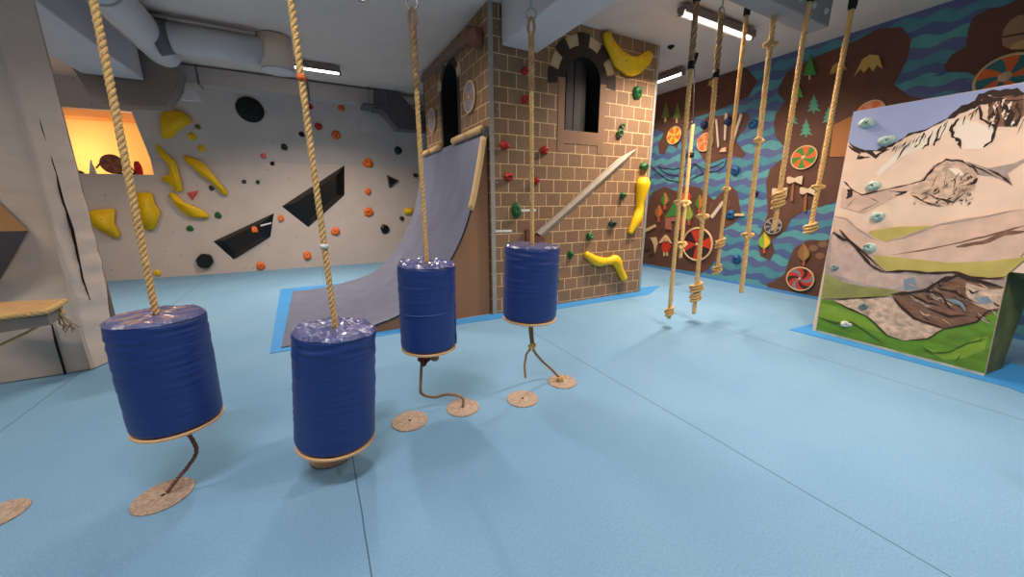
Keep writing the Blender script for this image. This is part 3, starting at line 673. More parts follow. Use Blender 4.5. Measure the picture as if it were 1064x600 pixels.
# figure-eight green hold
h8 = put('climbing_hold', FRONT.at(*B1(700,130), .02)); tag(h8, 'green ring-shaped double hold right of the arched window', 'climbing hold')
for (x, y), r in ((B1(712,102), 3.4), (B1(700,138), 4.4)):
    c = FRONT.at(x, y, .03); rr = (FRONT.at(x, y-r, .03)-c).length*.68
    s = MB(); s.tube([c+FRONT.u*rr*math.cos(2*PI*i/20)+FRONT.v*rr*math.sin(2*PI*i/20) for i in range(21)], rr*.48, 8, caps=False); s.build('ring', m_grn, h8)
volume(Z(600,20,9.67,[(235,150),(300,140),(320,210),(360,270),(420,340),(500,385),(560,395),(620,365),(680,325),(715,375),(700,450),(600,555),(550,580),(480,575),(360,490),(320,400),(260,270)]), FRONT, .10, m_yel, 'large yellow crescent hold at the top right of the tower', .02, bolts=[(650.5, 63)])
spine([(667.5,184.5,5),(667.5,191,8.2),(666,201,6.8),(664.5,212,4.6),(664,219,4.8),(661,228.6,5.6),(657,237,3.8),(654.5,243,2.6)], FRONT, m_yel, 'upright yellow club-shaped hold at the tower right edge')
yb = spine([(608,263.5,3.2),(614,268,4.2),(622,272,5.2),(632,271.5,3.8),(639.5,271,5.6),(644,281,4.0),(649,291,3.6)], FRONT, m_yel, 'bright yellow branch hold low on the tower, bent at its end')
# white tape labels
for (x0, x1, y0, y1), lab in (((541.5,557,217.6,220.0), 'white tape strip beside the tall dark green hold'), ((515,532,239.2,241.5), 'white tape strip by the tower left corner strip')):
    s = MB(); s.prism([FRONT.at(x0, y0, .0015), FRONT.at(x1, y0-.3, .0015), FRONT.at(x1, y1-.3, .0015), FRONT.at(x0, y1, .0015)], FRONT.n*.001)
    tag(s.build('tape_strip', m_white), lab, 'tape')
# bolt heads up the left edge
for i, (x, y) in enumerate((B0(80,133), B0(80,345), B0(80,548))):
    s = MB(); s.lathe(FRONT.at(x, y, .001), FRONT.n, [(.014, 0), (.012, .008)], 10); s.build('bolt_head', m_metal, tower)
for i, (x, y) in enumerate((B1(80,385), B1(80,565))):
    s = MB(); s.lathe(FRONT.at(x, y, .001), FRONT.n, [(.014, 0), (.012, .008)], 10); s.build('bolt_head', m_metal, tower)
# wooden sword
sw = put('wooden_sword', FRONT.at(610, 205, .03)); tag(sw, 'long grey wooden sword lying diagonally on the brick tower', 'sword')
m_sword = M('grey_wood', (158, 144, 130), .6, var=.12, vscale=8, bump=.1); m_swl = M('light_sword_edge', (206, 192, 172), .6)
tip = FRONT.at(660, 156, .02); t1 = FRONT.at(643.5, 164.5, .02); t2 = FRONT.at(648.5, 170, .02); b1 = FRONT.at(557, 241.5, .02); b2 = FRONT.at(563, 247, .02)
s = MB(); mid1 = (t1+t2)/2+FRONT.n*.05; mid0 = (b1+b2)/2+FRONT.n*.05
s.add([tip, t1, b1, b2, t2, mid1, mid0, tip+FRONT.n*.01], [(0,1,5,7),(1,2,6,5),(2,3,6),(3,4,5,6),(4,0,7,5),(0,4,3,2,1)])
s.build('blade', m_sword, sw)
s = MB(); s.tube([tip+FRONT.n*.004, t1+FRONT.n*.004, b1+FRONT.n*.004], .008, 5); s.build('blade_edge', m_swl, sw)
s = MB(); m_gd = M('sword_guard', (110, 62, 42), .6)
s.prism([FRONT.at(x, y, .01) for x, y in ((545,239),(549,238),(556,246),(561,244),(565,250),(560,257),(545,253))], FRONT.n*.05); s.build('guard', m_gd, sw, bevel=.006)

# tower left face: two shields and an axe
def ring_pts(plane, c, r, n, h=0):
    cu, cv = plane.uv(c); return [plane.pt(cu+r*math.cos(2*PI*i/n), cv+r*math.sin(2*PI*i/n), h) for i in range(n)]
def shield(px, py, ry, plane, rimc, cols, nseg, label, twist=0, bossr=.16, cross=False, phase=0, th=.03, lift=.004):
    c = plane.at(px, py, lift); r = (plane.at(px, py-ry, lift)-plane.at(px, py+ry, lift)).length/2
    cu, cv = plane.uv(c); root = put('round_shield', plane.pt(cu, cv, lift)); tag(root, label, 'shield')
    s = MB(); rings = 8; per = 6; n = nseg*per
    rad = [bossr*r*.9+(r*.9-bossr*r*.9)*j/rings for j in range(rings+1)]
    vs = []
    for j, q in enumerate(rad):
        for i in range(n):
            a = 2*PI*i/n+phase+twist*(1-j/rings); vs.append(plane.pt(cu+q*math.cos(a), cv+q*math.sin(a), lift+th))
    k = len(vs); s.add(vs, [])
    for j in range(rings):
        for i in range(n):
            s.f.append([j*n+i, j*n+(i+1) % n, (j+1)*n+(i+1) % n, (j+1)*n+i]); s.mi.append((i//per) % len(cols)); s.sm.append(False)
    s.prism([plane.pt(cu+r*.97*math.cos(2*PI*i/32), cv+r*.97*math.sin(2*PI*i/32), lift) for i in range(32)], plane.n*(th-.001), 0)
    s.build('shield_face', cols, root)
    s = MB(); s.tube([plane.pt(cu+r*.95*math.cos(2*PI*i/40), cv+r*.95*math.sin(2*PI*i/40), lift+th*.75) for i in range(41)], max(.006, r*.065), 6, caps=False); s.build('rim', rimc, root)
    s = MB(); s.lathe(plane.pt(cu, cv, lift+th), plane.n, [(bossr*r*1.15, -.002), (bossr*r*1.1, .006), (bossr*r*.6, .016), (.001, .02)], 16); s.build('boss', rimc, root)
    return root
P = lambda n, c: M(n, c, .6, var=.06, vscale=10)
p_or, p_gr, p_ye, p_re, p_te = P('orange_paint', (224, 104, 44)), P('green_paint', (66, 136, 52)), P('yellow_paint', (238, 190, 40)), P('red_paint', (206, 56, 34)), P('teal_paint', (42, 112, 118))
p_dk, p_lw, p_gy, p_pu = P('dark_brown_paint', (52, 36, 32)), P('light_wood', (222, 188, 140)), P('grey_paint2', (134, 130, 138)), P('mauve_paint', (150, 136, 152))
shield(489, 101, 17, LEFT, p_lw, [p_pu, p_gy, p_pu, P('tan_paint', (150, 122, 100))], 8, 'larger grey round shield right of the black doorway', .4, .12)
shield(450, 125.5, 13, LEFT, p_lw, [p_gy, p_pu], 8, 'smaller grey round shield left of the black doorway', .4, .12)
ax = put('wooden_axe', LEFT.at(475, 62, .03)); tag(ax, 'large wooden axe mounted above the black doorway', 'axe')
m_axh = M('axe_handle_wood', (122, 104, 90), .7, var=.15, vscale=9)
s = MB(); s.prism([LEFT.at(x, y, .01) for x, y in ((440,79),(482,42),(500,34),(500,40),(482,50),(440,86))], LEFT.n*.06); s.build('handle', m_axh, ax, bevel=.006)
s = MB(); s.prism([LEFT.at(x, y, .03) for x, y in ((491,27),(494,32),(499,28),(502,38),(501,48),(496,50),(492,46),(488,50),(487,40))], LEFT.n*.09); s.build('axe_head', M('axe_head_wood', (132, 84, 66), .7, var=.12), ax, bevel=.01)

# ------------------------------------------------------------------ mural objects
shield(701, 141, 9.2, MURAL, p_lw, [p_ye, p_or], 10, 'yellow and orange round shield nearest the tower on the mural', .2)
shield(733, 148, 9.5, MURAL, p_lw, [p_or, P('pale_orange_paint', (226, 150, 96))], 8, 'orange and cream round shield behind the middle ropes', .3)
shield(836, 164, 12.2, MURAL, p_lw, [p_or, p_gr], 10, 'orange and green round shield above the three axes', .35)
shield(1045, 80, 22, MURAL, p_lw, [p_or, p_te], 10, 'orange and teal round shield above the painted board at far right', .3, .2)
shield(905, 117, 12, MURAL, p_lw, [p_or, P('peach_paint', (214, 140, 104))], 8, 'orange shield mostly hidden behind the top edge of the painted board', .2)
shield(725, 254, 17.5, MURAL, p_lw, [p_dk, p_re], 8, 'large red and dark brown round shield low behind the ropes', 0, .08, phase=.2)
shield(832, 290, 12.5, MURAL, p_lw, [p_re, p_gy, p_re, p_dk], 12, 'red and grey round shield lowest on the mural by the board', .9, .1)
shield(804, 235, 8.5, MURAL, P('pale_wood_rim', (180, 160, 140)), [p_dk, p_gy], 14, 'small black and grey spoked shield under the thick knotted rope', .1, .15)
def cutout(parts, label, cat, name, plane=MURAL, h=.03):
    """parts: list of (part name, polygon, material, lift)"""
    x = sum(p[0] for p in parts[0][1])/len(parts[0][1]); y = sum(p[1] for p in parts[0][1])/len(parts[0][1])
    root = put(name, plane.at(x, y, .002)); tag(root, label, cat)
    for nm, pl, mm, lf in parts:
        s = MB(); s.prism([plane.at(a, b_, .005+lf) for a, b_ in pl], plane.n*h); s.build(nm, mm, root)
    return root
m_head = P('pale_axe_wood', (216, 192, 160)); m_hand = P('axe_stick_wood', (152, 98, 58))
for cx, cy, lab in ((824.5, 187, 'wooden axe, upper one on the brown painted land'), (838, 198, 'wooden axe directly left of the rightmost rope knot'), (809, 199, 'wooden axe partly hidden behind the thick knotted rope')):
    hd = [(cx-6, cy-2.5), (cx-4, cy-3.5), (cx+2, cy-1.6), (cx+6, cy-3.6), (cx+10.5, cy-4.2), (cx+9.4, cy+5), (cx+6, cy+3.6), (cx+2, cy+2), (cx-3, cy+4.2), (cx-6, cy+3)]
    cutout([('handle', [(cx-.6, cy), (cx+2, cy), (cx+.4, cy+22), (cx-2.2, cy+22)], m_hand, 0), ('axe_head', hd, m_head, .02)], lab, 'axe', 'wooden_axe')
def leaf(cx, cy, w_, h_, ca, cb, label):
    pts = [(cx+w_*math.sin(PI*t/12)**.9*(1 if t <= 12 else -1), 0) for t in range(1)]
    L = []; 
    for i in range(9): t = i/8; L.append((cx-w_*math.sin(PI*t**1.35), cy-h_+2*h_*t))
    Rr = []
    for i in range(1, 8): t = 1-i/8; Rr.append((cx+w_*math.sin(PI*t**1.35), cy-h_+2*h_*t))
    cutout([('crown', L+Rr, ca, 0), ('light_half', [(cx, cy-h_*.9)]+[(x*.9+cx*.1, y) for x, y in Rr[::-1][:-1]]+[(cx, cy+h_*.9)], cb, .004), ('trunk', [(cx-1.2, cy+h_*.8), (cx+1.2, cy+h_*.8), (cx+1, cy+h_+4), (cx-1, cy+h_+4)], P('trunk_red', (196, 92, 70)), -.001)], label, 'cut-out tree', 'leaf_tree_cutout')
p_lg, p_lb = P('lime_paint', (132, 172, 66)), P('leaf_brown_paint', (150, 106, 58))
leaf(795, 250, 6.5, 9, p_lg, p_ye, 'lime green and yellow leaf-shaped tree below the spoked shield')
leaf(836, 262, 6.5, 10, p_lb, P('leaf_tan_paint', (172, 126, 72)), 'brown leaf-shaped tree above the red and grey shield')
leaf(691.5, 207, 3.8, 7, p_gr, P('leaf_orange_paint', (214, 120, 74)), 'green and orange leaf-shaped tree, upper left by the tower')
leaf(685, 220, 3.8, 7, p_lb, p_or, 'brown and orange leaf-shaped tree nearest the tower edge')
leaf(713.5, 204, 4.5, 8, p_or, p_re, 'orange leaf-shaped tree between the first two ropes')
leaf(716.5, 222, 4, 8, p_lg, P('leaf_lime2', (168, 170, 80)), 'green leaf-shaped tree right of the little house')
leaf(727.5, 210, 4, 8, p_gr, p_or, 'dark green leaf-shaped tree above the red and brown shield')
cutout([('house_wall', [(692,224),(709,222),(709,239),(703,239),(703,230),(698,230),(698,239),(692,238)], P('house_pink', (176, 108, 90)), 0), ('roof', [(692,226),(701,211),(710,223)], p_gr, .01)], 'little wooden house with a green roof on the mural', 'cut-out house', 'house_cutout')
cutout([('dress', [(688,256),(691,250),(695,250),(698,257),(695,262),(689,262)], p_re, 0), ('hair', [(685,253),(689,247),(692,244),(695,247),(698,253),(695,251),(692,248),(689,252)], p_lw, .01), ('leg', [(690,262),(691.4,262),(691.4,266),(690,266)], p_lw, 0), ('leg', [(693,262),(694.4,262),(694.4,266),(693,266)], p_lw, 0), ('face', [(690.6,247.5),(693.6,247.5),(693.6,251),(690.6,251)], P('skin_paint', (222, 170, 134)), .015)],
       'small wooden doll figure in red dress with blond hair', 'cut-out figure', 'doll_cutout')
cutout([('body', [(666,249),(674,246),(682,248),(683,254),(680,264),(676,265),(676,258),(668,262)], P('animal_brown', (88, 56, 44)), 0), ('pale_edge', [(676,247),(682,246.5),(683.5,254),(681,263),(680,255),(678,250)], p_lw, .006)], 'brown cut-out animal half hidden behind the tower edge', 'cut-out animal', 'animal_cutout')
cutout([('board', [(669,239),(681,233.5),(682,236),(670,242)], p_lw, 0)], 'pale wooden stick angled beside the tower edge', 'stick', 'wooden_stick')
cutout([('board', [(738.5,225),(751,209),(753,211.5),(741,227.5)], P('pale_board', (214, 196, 172)), 0)], 'short pale board slanting on the mural between two ropes', 'stick', 'wooden_stick')
for pts, lab in (([(744,124),(746,124),(748,152),(746.5,154)], 'pale thin sword, leftmost of three above the painted hull'), ([(754,118),(757,118),(754.5,146),(753,146)], 'pale thin sword with blue grip, middle of three above the hull'), ([(770,118),(772,120),(762,151),(760,150)], 'pale thin sword, rightmost of three above the painted hull')):
    cutout([('blade', pts, P('pale_sword', (222, 200, 176)), 0)], lab, 'cut-out sword', 'sword_cutout')
cutout([('board', [(748,158),(751,154),(755,153),(755,158)], p_lw, 0)], 'small pale wooden wedge below the three thin swords', 'cut-out', 'wedge_cutout')
def tri_tree(cx, ty, by, w_, mm, label):
    cutout([('crown', [(cx+1, ty), (cx+w_, by), (cx-w_, by+.8)], mm, 0), ('trunk', [(cx-.8, by), (cx+1, by), (cx+.7, by+5), (cx-1, by+5)], p_lw, -.001)], label, 'cut-out tree', 'pine_cutout')
p_ol = P('olive_tree_paint', (118, 130, 66))
tri_tree(842, 57, 78, 6.6, P('bright_green_paint', (70, 142, 58)), 'bright green triangular tree high on the brown painted land')
tri_tree(829, 86, 101, 6.4, P('light_green_paint', (110, 168, 78)), 'light green triangular tree behind a rope, below the brighter one')
tri_tree(692, 106, 122, 4, p_ol, 'olive triangular tree, left of two in the dark corner by the tower')
tri_tree(704, 107, 123, 4, p_ol, 'olive triangular tree, right of two in the dark corner by the tower')
def hill(pts, label): cutout([('board', pts, P('ochre_paint', (196, 160, 84)), 0)], label, 'cut-out hill', 'hill_cutout')
hill([(863,77),(866,69),(871,65),(877,67),(881,73),(877,72),(875,76),(871,72),(868,76)], 'small ochre mountain cut-out left of the larger one')
hill([(888,80),(897,62),(905,57),(914,58),(918,72),(912,68),(908,75),(904,69),(898,76),(895,72)], 'larger ochre mountain cut-out above the painted board')
hill([(736,90),(738,84),(742,82),(744,90),(742,88),(740,91),(738,88)], 'tiny ochre hill cut-out high between two ropes')
cutout([('board', Z(960,0,5.45,[(445,215),(455,170),(490,120),(540,90),(600,85),(600,280),(500,285),(450,260)]), P('tan_disc_paint', (160, 122, 92)), 0), ('dark_line', Z(960,0,5.45,[(445,210),(600,180),(600,192),(447,218)]), p_dk, .004), ('light_patch', Z(960,0,5.45,[(490,278),(510,250),(550,232),(600,225),(600,282)]), P('tan_patch', (206, 164, 104)), .003)], 'tan rounded cut-out at the top right corner above the teal shield', 'cut-out', 'rock_cutout')
for cx, cy, lab in ((786-.0, 129, 0),):
    pass
# painted pines: painted onto the wall
def pine(cx, cy, k):
    pts = [(0,-11),(2,-7),(1.4,-6.5),(4.5,-3),(2,-3),(6,2),(2.5,1.5),(7.5,7),(1,5.5),(.8,9),(-.8,9),(-.8,5.5),(-7.5,7.5),(-2.5,2),(-6,2.5),(-2,-2.5),(-4.5,-2.5),(-1.4,-6)]
    s = MB(); s.prism([MURAL.at(cx+x*k, cy+y*k, .007) for x, y in pts], MURAL.n*.002); s.build('painted_pine', P('pine_teal_paint', (90, 164, 136)), wall_r)
pine(845.5, 109, 1); pine(837.5, 134, .95); pine(823, 123, .9); pine(861, 121, .95)
for pts in ([(718,171),(732,168)],):
    pass
def line_paint(px, wd, mat, h=.008):
    s = MB(); s.tube([MURAL.at(x, y, h) for x, y in px], wd, 4); s.build('painted_line', mat, wall_r)
m_ln = M('black_line_paint', (26, 26, 34), .7); m_pl = M('pale_line_paint', (170, 130, 100), .7)
line_paint([(676,172),(684,180),(694,187),(705,189),(716,188),(724,183),(731,180),(727,175),(722,171),(719,174),(716,180),(708,183),(696,182),(688,178),(684,172)], .008, m_ln)
line_paint([(684,174),(700,176),(716,172),(722,170),(732,176),(745,172),(752,168)], .006, m_ln)
line_paint([(735,179),(746,178),(753,172),(755,166)], .007, m_ln)
for i in range(8): line_paint([(679+i*6.2, 176+4*math.sin(i/8*PI)), (682+i*6, 186-abs(i-3.5)*.6)], .003, m_ln)
line_paint([(735,211),(740,211),(736,226)], .005, m_pl); line_paint([(753,209),(758,208),(757,218)], .005, m_pl)
for x, y, r, mm, lab in [(782.5,128.5,5,m_blu,'round blue hold high on the mural between two ropes'),(764.5,177.5,5,m_blu,'round blue hold below the painted ship hull'),(760,223,5,m_blu,'blue hold with a pale stick beside it'),
    (766,269,4.4,m_blu,'blue hold lowest on the mural waves'),(785.6,201.6,3,M('navy_resin',(30,46,84),.5),'small dark blue hold in the middle of the waves'),(732,130,4,MATS['navy_resin'],'navy pointed hold above the orange and cream shield'),
    (757,126,4,MATS['navy_resin'],'navy hold on the middle thin sword'),(713.5,161,3,MATS['navy_resin'],'tiny navy hold between the first rope and the thin cable')]:
    hold(x, y, r, r, MURAL, mm, lab, depth=.07)
cutout([('stick', [(764,222),(774,222),(774,224.5),(764,224.5)], p_lw, 0)], 'short pale horizontal stick right of a blue hold on the waves', 'stick', 'wooden_stick')
# small orange half-round and seam on brown land
s = MB(); s.tube([MURAL.at(858, 163.2, .006), MURAL.at(884, 163.6, .006)], .005, 4); s.build('panel_seam', m_ln, wall_r)
s = MB(); s.prism([MURAL.at(x, y, .0055) for x, y in ((866,130),(890,118),(890,163),(862,163))], MURAL.n*.002); s.build('painted_patch', M('orange_brown_paint', (176, 112, 62), .7, var=.1), wall_r)
for x, y in ((845,258),(855,254),(852,266)):
    s = MB(); s.prism([MURAL.at(x+5*math.cos(a*.785), y+3.4*math.sin(a*.785), .0055) for a in range(8)], MURAL.n*.002); s.build('painted_stone', M('stone_brown_paint', (138, 98, 72), .7), wall_r)

# boulder holds: pale eye-shaped with swirl
for i, (x, y, rx, ry, lab) in enumerate([(901,128,9,5.4,'pale eye-shaped hold highest on the blue sky of the board'),(922,146,9,5.4,'pale eye-shaped hold at the ridge below the highest one'),(908,193,8,5,'pale teal eye-shaped hold on the dark ridge line, third from top'),
    (913,225,8,5,'pale teal eye-shaped hold on the pink slope, fourth from top'),(904,257,8,5.6,'pale teal eye-shaped hold above the grey ridge, fifth from top'),(868,278,4.6,3.2,'small grey-teal hold nearest the left edge of the board'),
    (898,318,5.6,3.8,'small grey-teal hold on the tan scree of the board'),(880,337,6.4,3.6,'white oval hold on the green meadow of the board')]):
    mm = m_white if i == 7 else (m_teal if i < 5 else M('grey_teal_resin', (120, 142, 142), .5))
    o = hold(x, y, rx, ry, BOARD, mm, lab, depth=.05, rot=-.15)
    s = MB(); c = BOARD.at(x, y, .052); cu, cv = BOARD.uv(c); k = ry/5*.035
    s.tube([BOARD.pt(cu+k*(1.5-t*.16)*math.cos(t*.5), cv+k*.75*(1.5-t*.16)*math.sin(t*.5), .04+.003*t*.5) for t in range(9)], k*.20, 6)
    s.build('swirl', mm, o)

# ------------------------------------------------------------------ ropes
def rope_geo(s, path, r, pitch=None, sides=6, strands=3, mi=0):
    pitch = pitch or r*5.2; pts = [Vector(p) for p in path]
    seg = [(pts[i+1]-pts[i]).length for i in range(len(pts)-1)]; L = sum(seg); n = max(8, int(L/(pitch/7)))
    samp = []; 
    for k in range(n+1):
        d = L*k/n; i = 0
        while i < len(seg)-1 and d > seg[i]: d -= seg[i]; i += 1
        samp.append(pts[i].lerp(pts[i+1], min(1, d/seg[i]) if seg[i] else 0))
    for q in range(strands):
        path2 = []; ref = None
        for k, p in enumerate(samp):
            t = (samp[min(k+1, n)]-samp[max(k-1, 0)]).normalized()
            if ref is None: ref = t.orthogonal().normalized()
            else: ref = (ref-t*ref.dot(t)).normalized()
            bi = t.cross(ref); a = 2*PI*(L*k/n/pitch+q/strands); path2.append(p+r*.52*(math.cos(a)*ref+math.sin(a)*bi))
        s.tube(path2, r*.54, sides, mi)
def knot(parent, c, R, r, mat, rot=0, tall=1.0, name='knot', loops=1):
    """overhand knot (trefoil curve) tied at c"""
    c = Vector(c); pts = []
    for i in range(37):
        t = 2*PI*i/36
        x = (math.sin(t)+2*math.sin(2*t))/3; y = (math.cos(t)-2*math.cos(2*t))/3; z = -math.sin(3*t)
        v = Vector((x*R, z*r*1.1, y*R*tall)); v.rotate(Matrix.Rotation(rot, 3, 'Z')); pts.append(c+v)
    s = MB(); rope_geo(s, pts, r); return s.build(name, mat, parent)
def coil(parent, a, b_, R, r, mat, turns, name='knot'):
    a = Vector(a); b_ = Vector(b_); pts = [a.lerp(b_, i/(turns*10))+Vector((R*math.cos(2*PI*i/10), R*math.sin(2*PI*i/10), .25*R*math.cos(2*PI*i/10+1))) for i in range(turns*10+1)]
    s = MB(); rope_geo(s, pts, r); return s.build(name, mat, parent)
def ring(parent, c, R, r, mat, rotz=0, name='ring'):
    c = Vector(c); s = MB(); pts = [c+Vector((R*math.cos(a)*math.cos(rotz), R*math.cos(a)*math.sin(rotz), R*math.sin(a))) for a in [2*PI*i/20 for i in range(21)]]
    s.tube(pts, r, 8, caps=False); return s.build(name, mat, parent)
def hang(plane_pt, px, py):
    """point on the vertical through plane_pt seen at image row py"""
    d = fwd+(px-532)/FPX*R2-(py-300)/FPX*U2
    t = math.hypot(plane_pt[0], plane_pt[1])/math.hypot(d.x, d.y); return EYEP+d*t
def hanging(topz, px0, px1, r, label, knots=(), tapes=(), ztop=CEIL, mat=None, splice=None, eye=None, tail=None, name='climbing_rope', group=None):
    """px0: (px,py) of a top point taken at height topz; px1: bottom pixel"""
    mat = mat or m_rope; r *= .84
    p0 = onz(px0[0], px0[1], topz); p1 = hang(p0, *px1)
    top = Vector((p0.x, p0.y, topz)); root = put(name, top); tag(root, label, 'rope', group)
    def along(py):   # point on the rope at image row py (linear search)
        lo_, hi_ = 0.0, 1.0
        for _ in range(40):
            mdl = (lo_+hi_)/2; p = top.lerp(p1, mdl); dv = p-EYEP; y = 300-FPX*dv.dot(U2)/dv.dot(fwd)
            if y < py: lo_ = mdl
            else: hi_ = mdl
        return top.lerp(p1, lo_)
    st = top if eye is None else along(eye+8)
    s = MB(); rope_geo(s, [st if eye else top+(top-p1).normalized()*.0, p1], r); s.build('rope_body', mat, root)
    if eye is not None:
        e = along(eye); ring(root, e+Vector((0, 0, .0)), .045, .008, m_metal)
        s = MB(); s.tube([e+Vector((0, 0, .045)), Vector((e.x, e.y, ztop-.01))], .008, 6); s.build('steel_link', m_metal, root)
        s = MB(); rope_geo(s, [along(eye+9), e+Vector((-.02, 0, -.09)), e+Vector((-.03, 0, -.03)), e+Vector((0, .01, -.005)), e+Vector((.03, 0, -.03)), e+Vector((.02, 0, -.09)), along(eye+9)], r*.55); s.build('rope_eye', mat, root)
    else:
        s = MB(); s.lathe((top.x, top.y, topz-.02), (0, 0, 1), [(r*1.5, 0), (r*1.5, ztop-topz-.0), (r*2.4, ztop-topz+.0), (r*2.4, ztop-topz+.016)], 12); s.build('ceiling_anchor', m_blackm, root)
    if splice:
        a, b_ = along(splice[0]), along(splice[1]); s = MB(); rope_geo(s, [a, b_], r*1.22, pitch=r*9); s.build('splice', m_rope2, root)
    for y in tapes:
        a, b_ = along(y-4), along(y+4); s = MB(); s.tube([a, b_], r*1.3, 12); s.build('tape', m_blackm, root)
    for kk in knots:
        y, R = kk[0], kk[1]; c = along(y); knot(root, c, R, r*.62, mat, rot=YAW*-1+random.uniform(-.5, .5), tall=kk[2] if len(kk) > 2 else .8)
        if len(kk) > 3: coil(root, c+Vector((0, 0, -.05)), c+Vector((0, 0, .07)), R*.75, r*.6, mat, 3)
    return root, p1, along
ZT = 3.7
hanging(ZT, (724,0), (695,331), .032, 'thick tan rope nearest the tower, reaching down almost to the floor', knots=[(211,.055,.6),(325,.055,.9,1)], tapes=[68], splice=(0, 64))
hanging(ZT, (750,12), (721,326), .034, 'thick tan rope with a steel eye and big double knot at its end', knots=[(226,.07,.6),(300,.085,.7,1),(310,.07,.8,1)], tapes=[77], eye=12, splice=(20, 73))
hanging(ZT, (776,14), (745,282), .028, 'tan rope with three knots behind the three thin swords', knots=[(197,.06,.6),(254,.065,.7,1),(281,.055,.8,1)], eye=None)
hanging(ZT, (806,0), (770,304), .034, 'plain long tan rope left of the grey ceiling beam, with three spaced knots', knots=[(47,.065,.6),(147,.07,.6),(245,.065,.55)])
hanging(ZT, (841,0), (804,240), .034, 'thick tan rope ending in a big knot at the axes', knots=[(205,.07,.8,1),(212,.07,.9,1)])
hanging(ZT, (886,5), (842,238), .033, 'tan rope rightmost of all, ending in a bulky knot by the board', knots=[(195,.065,.5),(238,.075,.8,1),(246,.06,.8,1)], tapes=[6])
# thin cable with rope tail behind the first two ropes
p0 = onz(722, 60, 3.9); root = put('cable_and_rope', (p0.x, p0.y, 3.9)); tag(root, 'thin steel cable carrying a tan knotted rope behind the first two thick ropes', 'rope')
pm = hang(p0, 720, 128); pb = hang(p0, 707, 268)
s = MB(); s.tube([p0, pm], .008, 6); s.build('cable', m_metal, root)
s = MB(); s.lathe(p0, (0, 0, 1), [(.02, -.1), (.03, -.05), (.05, .02), (.05, .058)], 10); s.build('ceiling_anchor', m_blackm, root)
ring(root, pm, .03, .008, m_metal)
s = MB(); rope_geo(s, [pm-Vector((0, 0, .03)), pb], .034); s.build('rope_body', m_rope, root)
q = hang(p0, 718.5, 161); s = MB(); s.tube([q+Vector((0, 0, .04)), q-Vector((0, 0, .04))], .042, 10); s.build('tape', m_blackm, root)
for y, R in ((212, .08), (255, .085)): knot(root, hang(p0, 720-(y-128)*.093, y), R, .026, m_rope, rot=-.5, tall=.9)

# ------------------------------------------------------------------ barrels
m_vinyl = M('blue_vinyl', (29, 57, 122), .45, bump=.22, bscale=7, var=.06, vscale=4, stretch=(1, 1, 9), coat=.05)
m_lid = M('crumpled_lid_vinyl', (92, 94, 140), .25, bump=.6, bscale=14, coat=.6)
m_plyr = M('plywood_disc_edge', (224, 178, 128), .6)
def barrel(cx, cy, zt, zb, R, tilt, label, seed, crumple=1.0, ridge_=1.0):
    ax = Vector(tilt); base = Vector((cx, cy, zb)); H = zt-zb
    root = put('padded_barrel', base); tag(root, label, 'barrel', 'blue padded barrels hanging on ropes')
    def wp(a, h, r):
        t = h/H
        w_ = .0065*noise.noise(Vector((math.cos(a)*1.0+seed, math.sin(a)*1.0, h*42)))*(.35+.9*t**2)*ridge_
        w_ += .003*noise.noise(Vector((math.cos(a)*1.5, math.sin(a)*1.5+seed, h*5)))
        seamk = math.exp(-((math.atan2(math.sin(a-2.4), math.cos(a-2.4)))/.05)**2)*.008
        return w_+seamk
    s = MB(); ns = 56; nz = 80
    prf = [(R*.90, .004), (R*.97, .014)]+[(R, .03+(H-.05)*i/nz) for i in range(nz+1)]+[(R*.97, H-.008), (R*.93, H)]
    s.lathe(base, ax, prf, ns, warp=wp); s.build('vinyl_cover', m_vinyl, root)
    if seed == 3:
        s = MB(); a_ = math.atan2(-cy, -cx); s.tube([base+Vector((0, 0, H*.47))+Vector((math.cos(a_+t_/20), math.sin(a_+t_/20), 0))*(R+.001) for t_ in range(-16, 17)], .0035, 5); s.build('seam', M('seam_blue', (62, 92, 160), .4), root)
        a_ += 1.25; s = MB(); s.tube([base+Vector((math.cos(a_)*(R+.003), math.sin(a_)*(R+.003), .02+h_*(H-.04)/10))+ax.normalized()*0 for h_ in range(11)], [.006+.004*(h_ % 2) for h_ in range(11)], 6); s.build('vertical_seam', m_vinyl, root)
    # crumpled lid
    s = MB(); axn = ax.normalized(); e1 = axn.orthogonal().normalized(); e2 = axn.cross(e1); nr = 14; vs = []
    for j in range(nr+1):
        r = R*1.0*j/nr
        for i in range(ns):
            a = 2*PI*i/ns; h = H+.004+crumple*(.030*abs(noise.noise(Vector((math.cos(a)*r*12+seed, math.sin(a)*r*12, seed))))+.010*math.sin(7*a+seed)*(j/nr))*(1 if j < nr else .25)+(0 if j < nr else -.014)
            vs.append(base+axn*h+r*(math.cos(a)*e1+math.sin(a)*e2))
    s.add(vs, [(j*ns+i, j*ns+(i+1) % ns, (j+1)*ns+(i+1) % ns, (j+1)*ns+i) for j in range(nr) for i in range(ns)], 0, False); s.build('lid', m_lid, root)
    s = MB(); s.lathe(base-axn*.014, ax, [(R*.97, 0), (R*1.0, .004), (R*1.0, .014), (R*.97, .018)], ns, smooth=False); s.build('plywood_base', m_plyr, root)
    s = MB(); s.lathe(base-axn*.03, ax, [(.018, 0), (.018, .02)], 12, smooth=False); s.build('base_nut', m_blackm, root)
    return root, base, axn, H
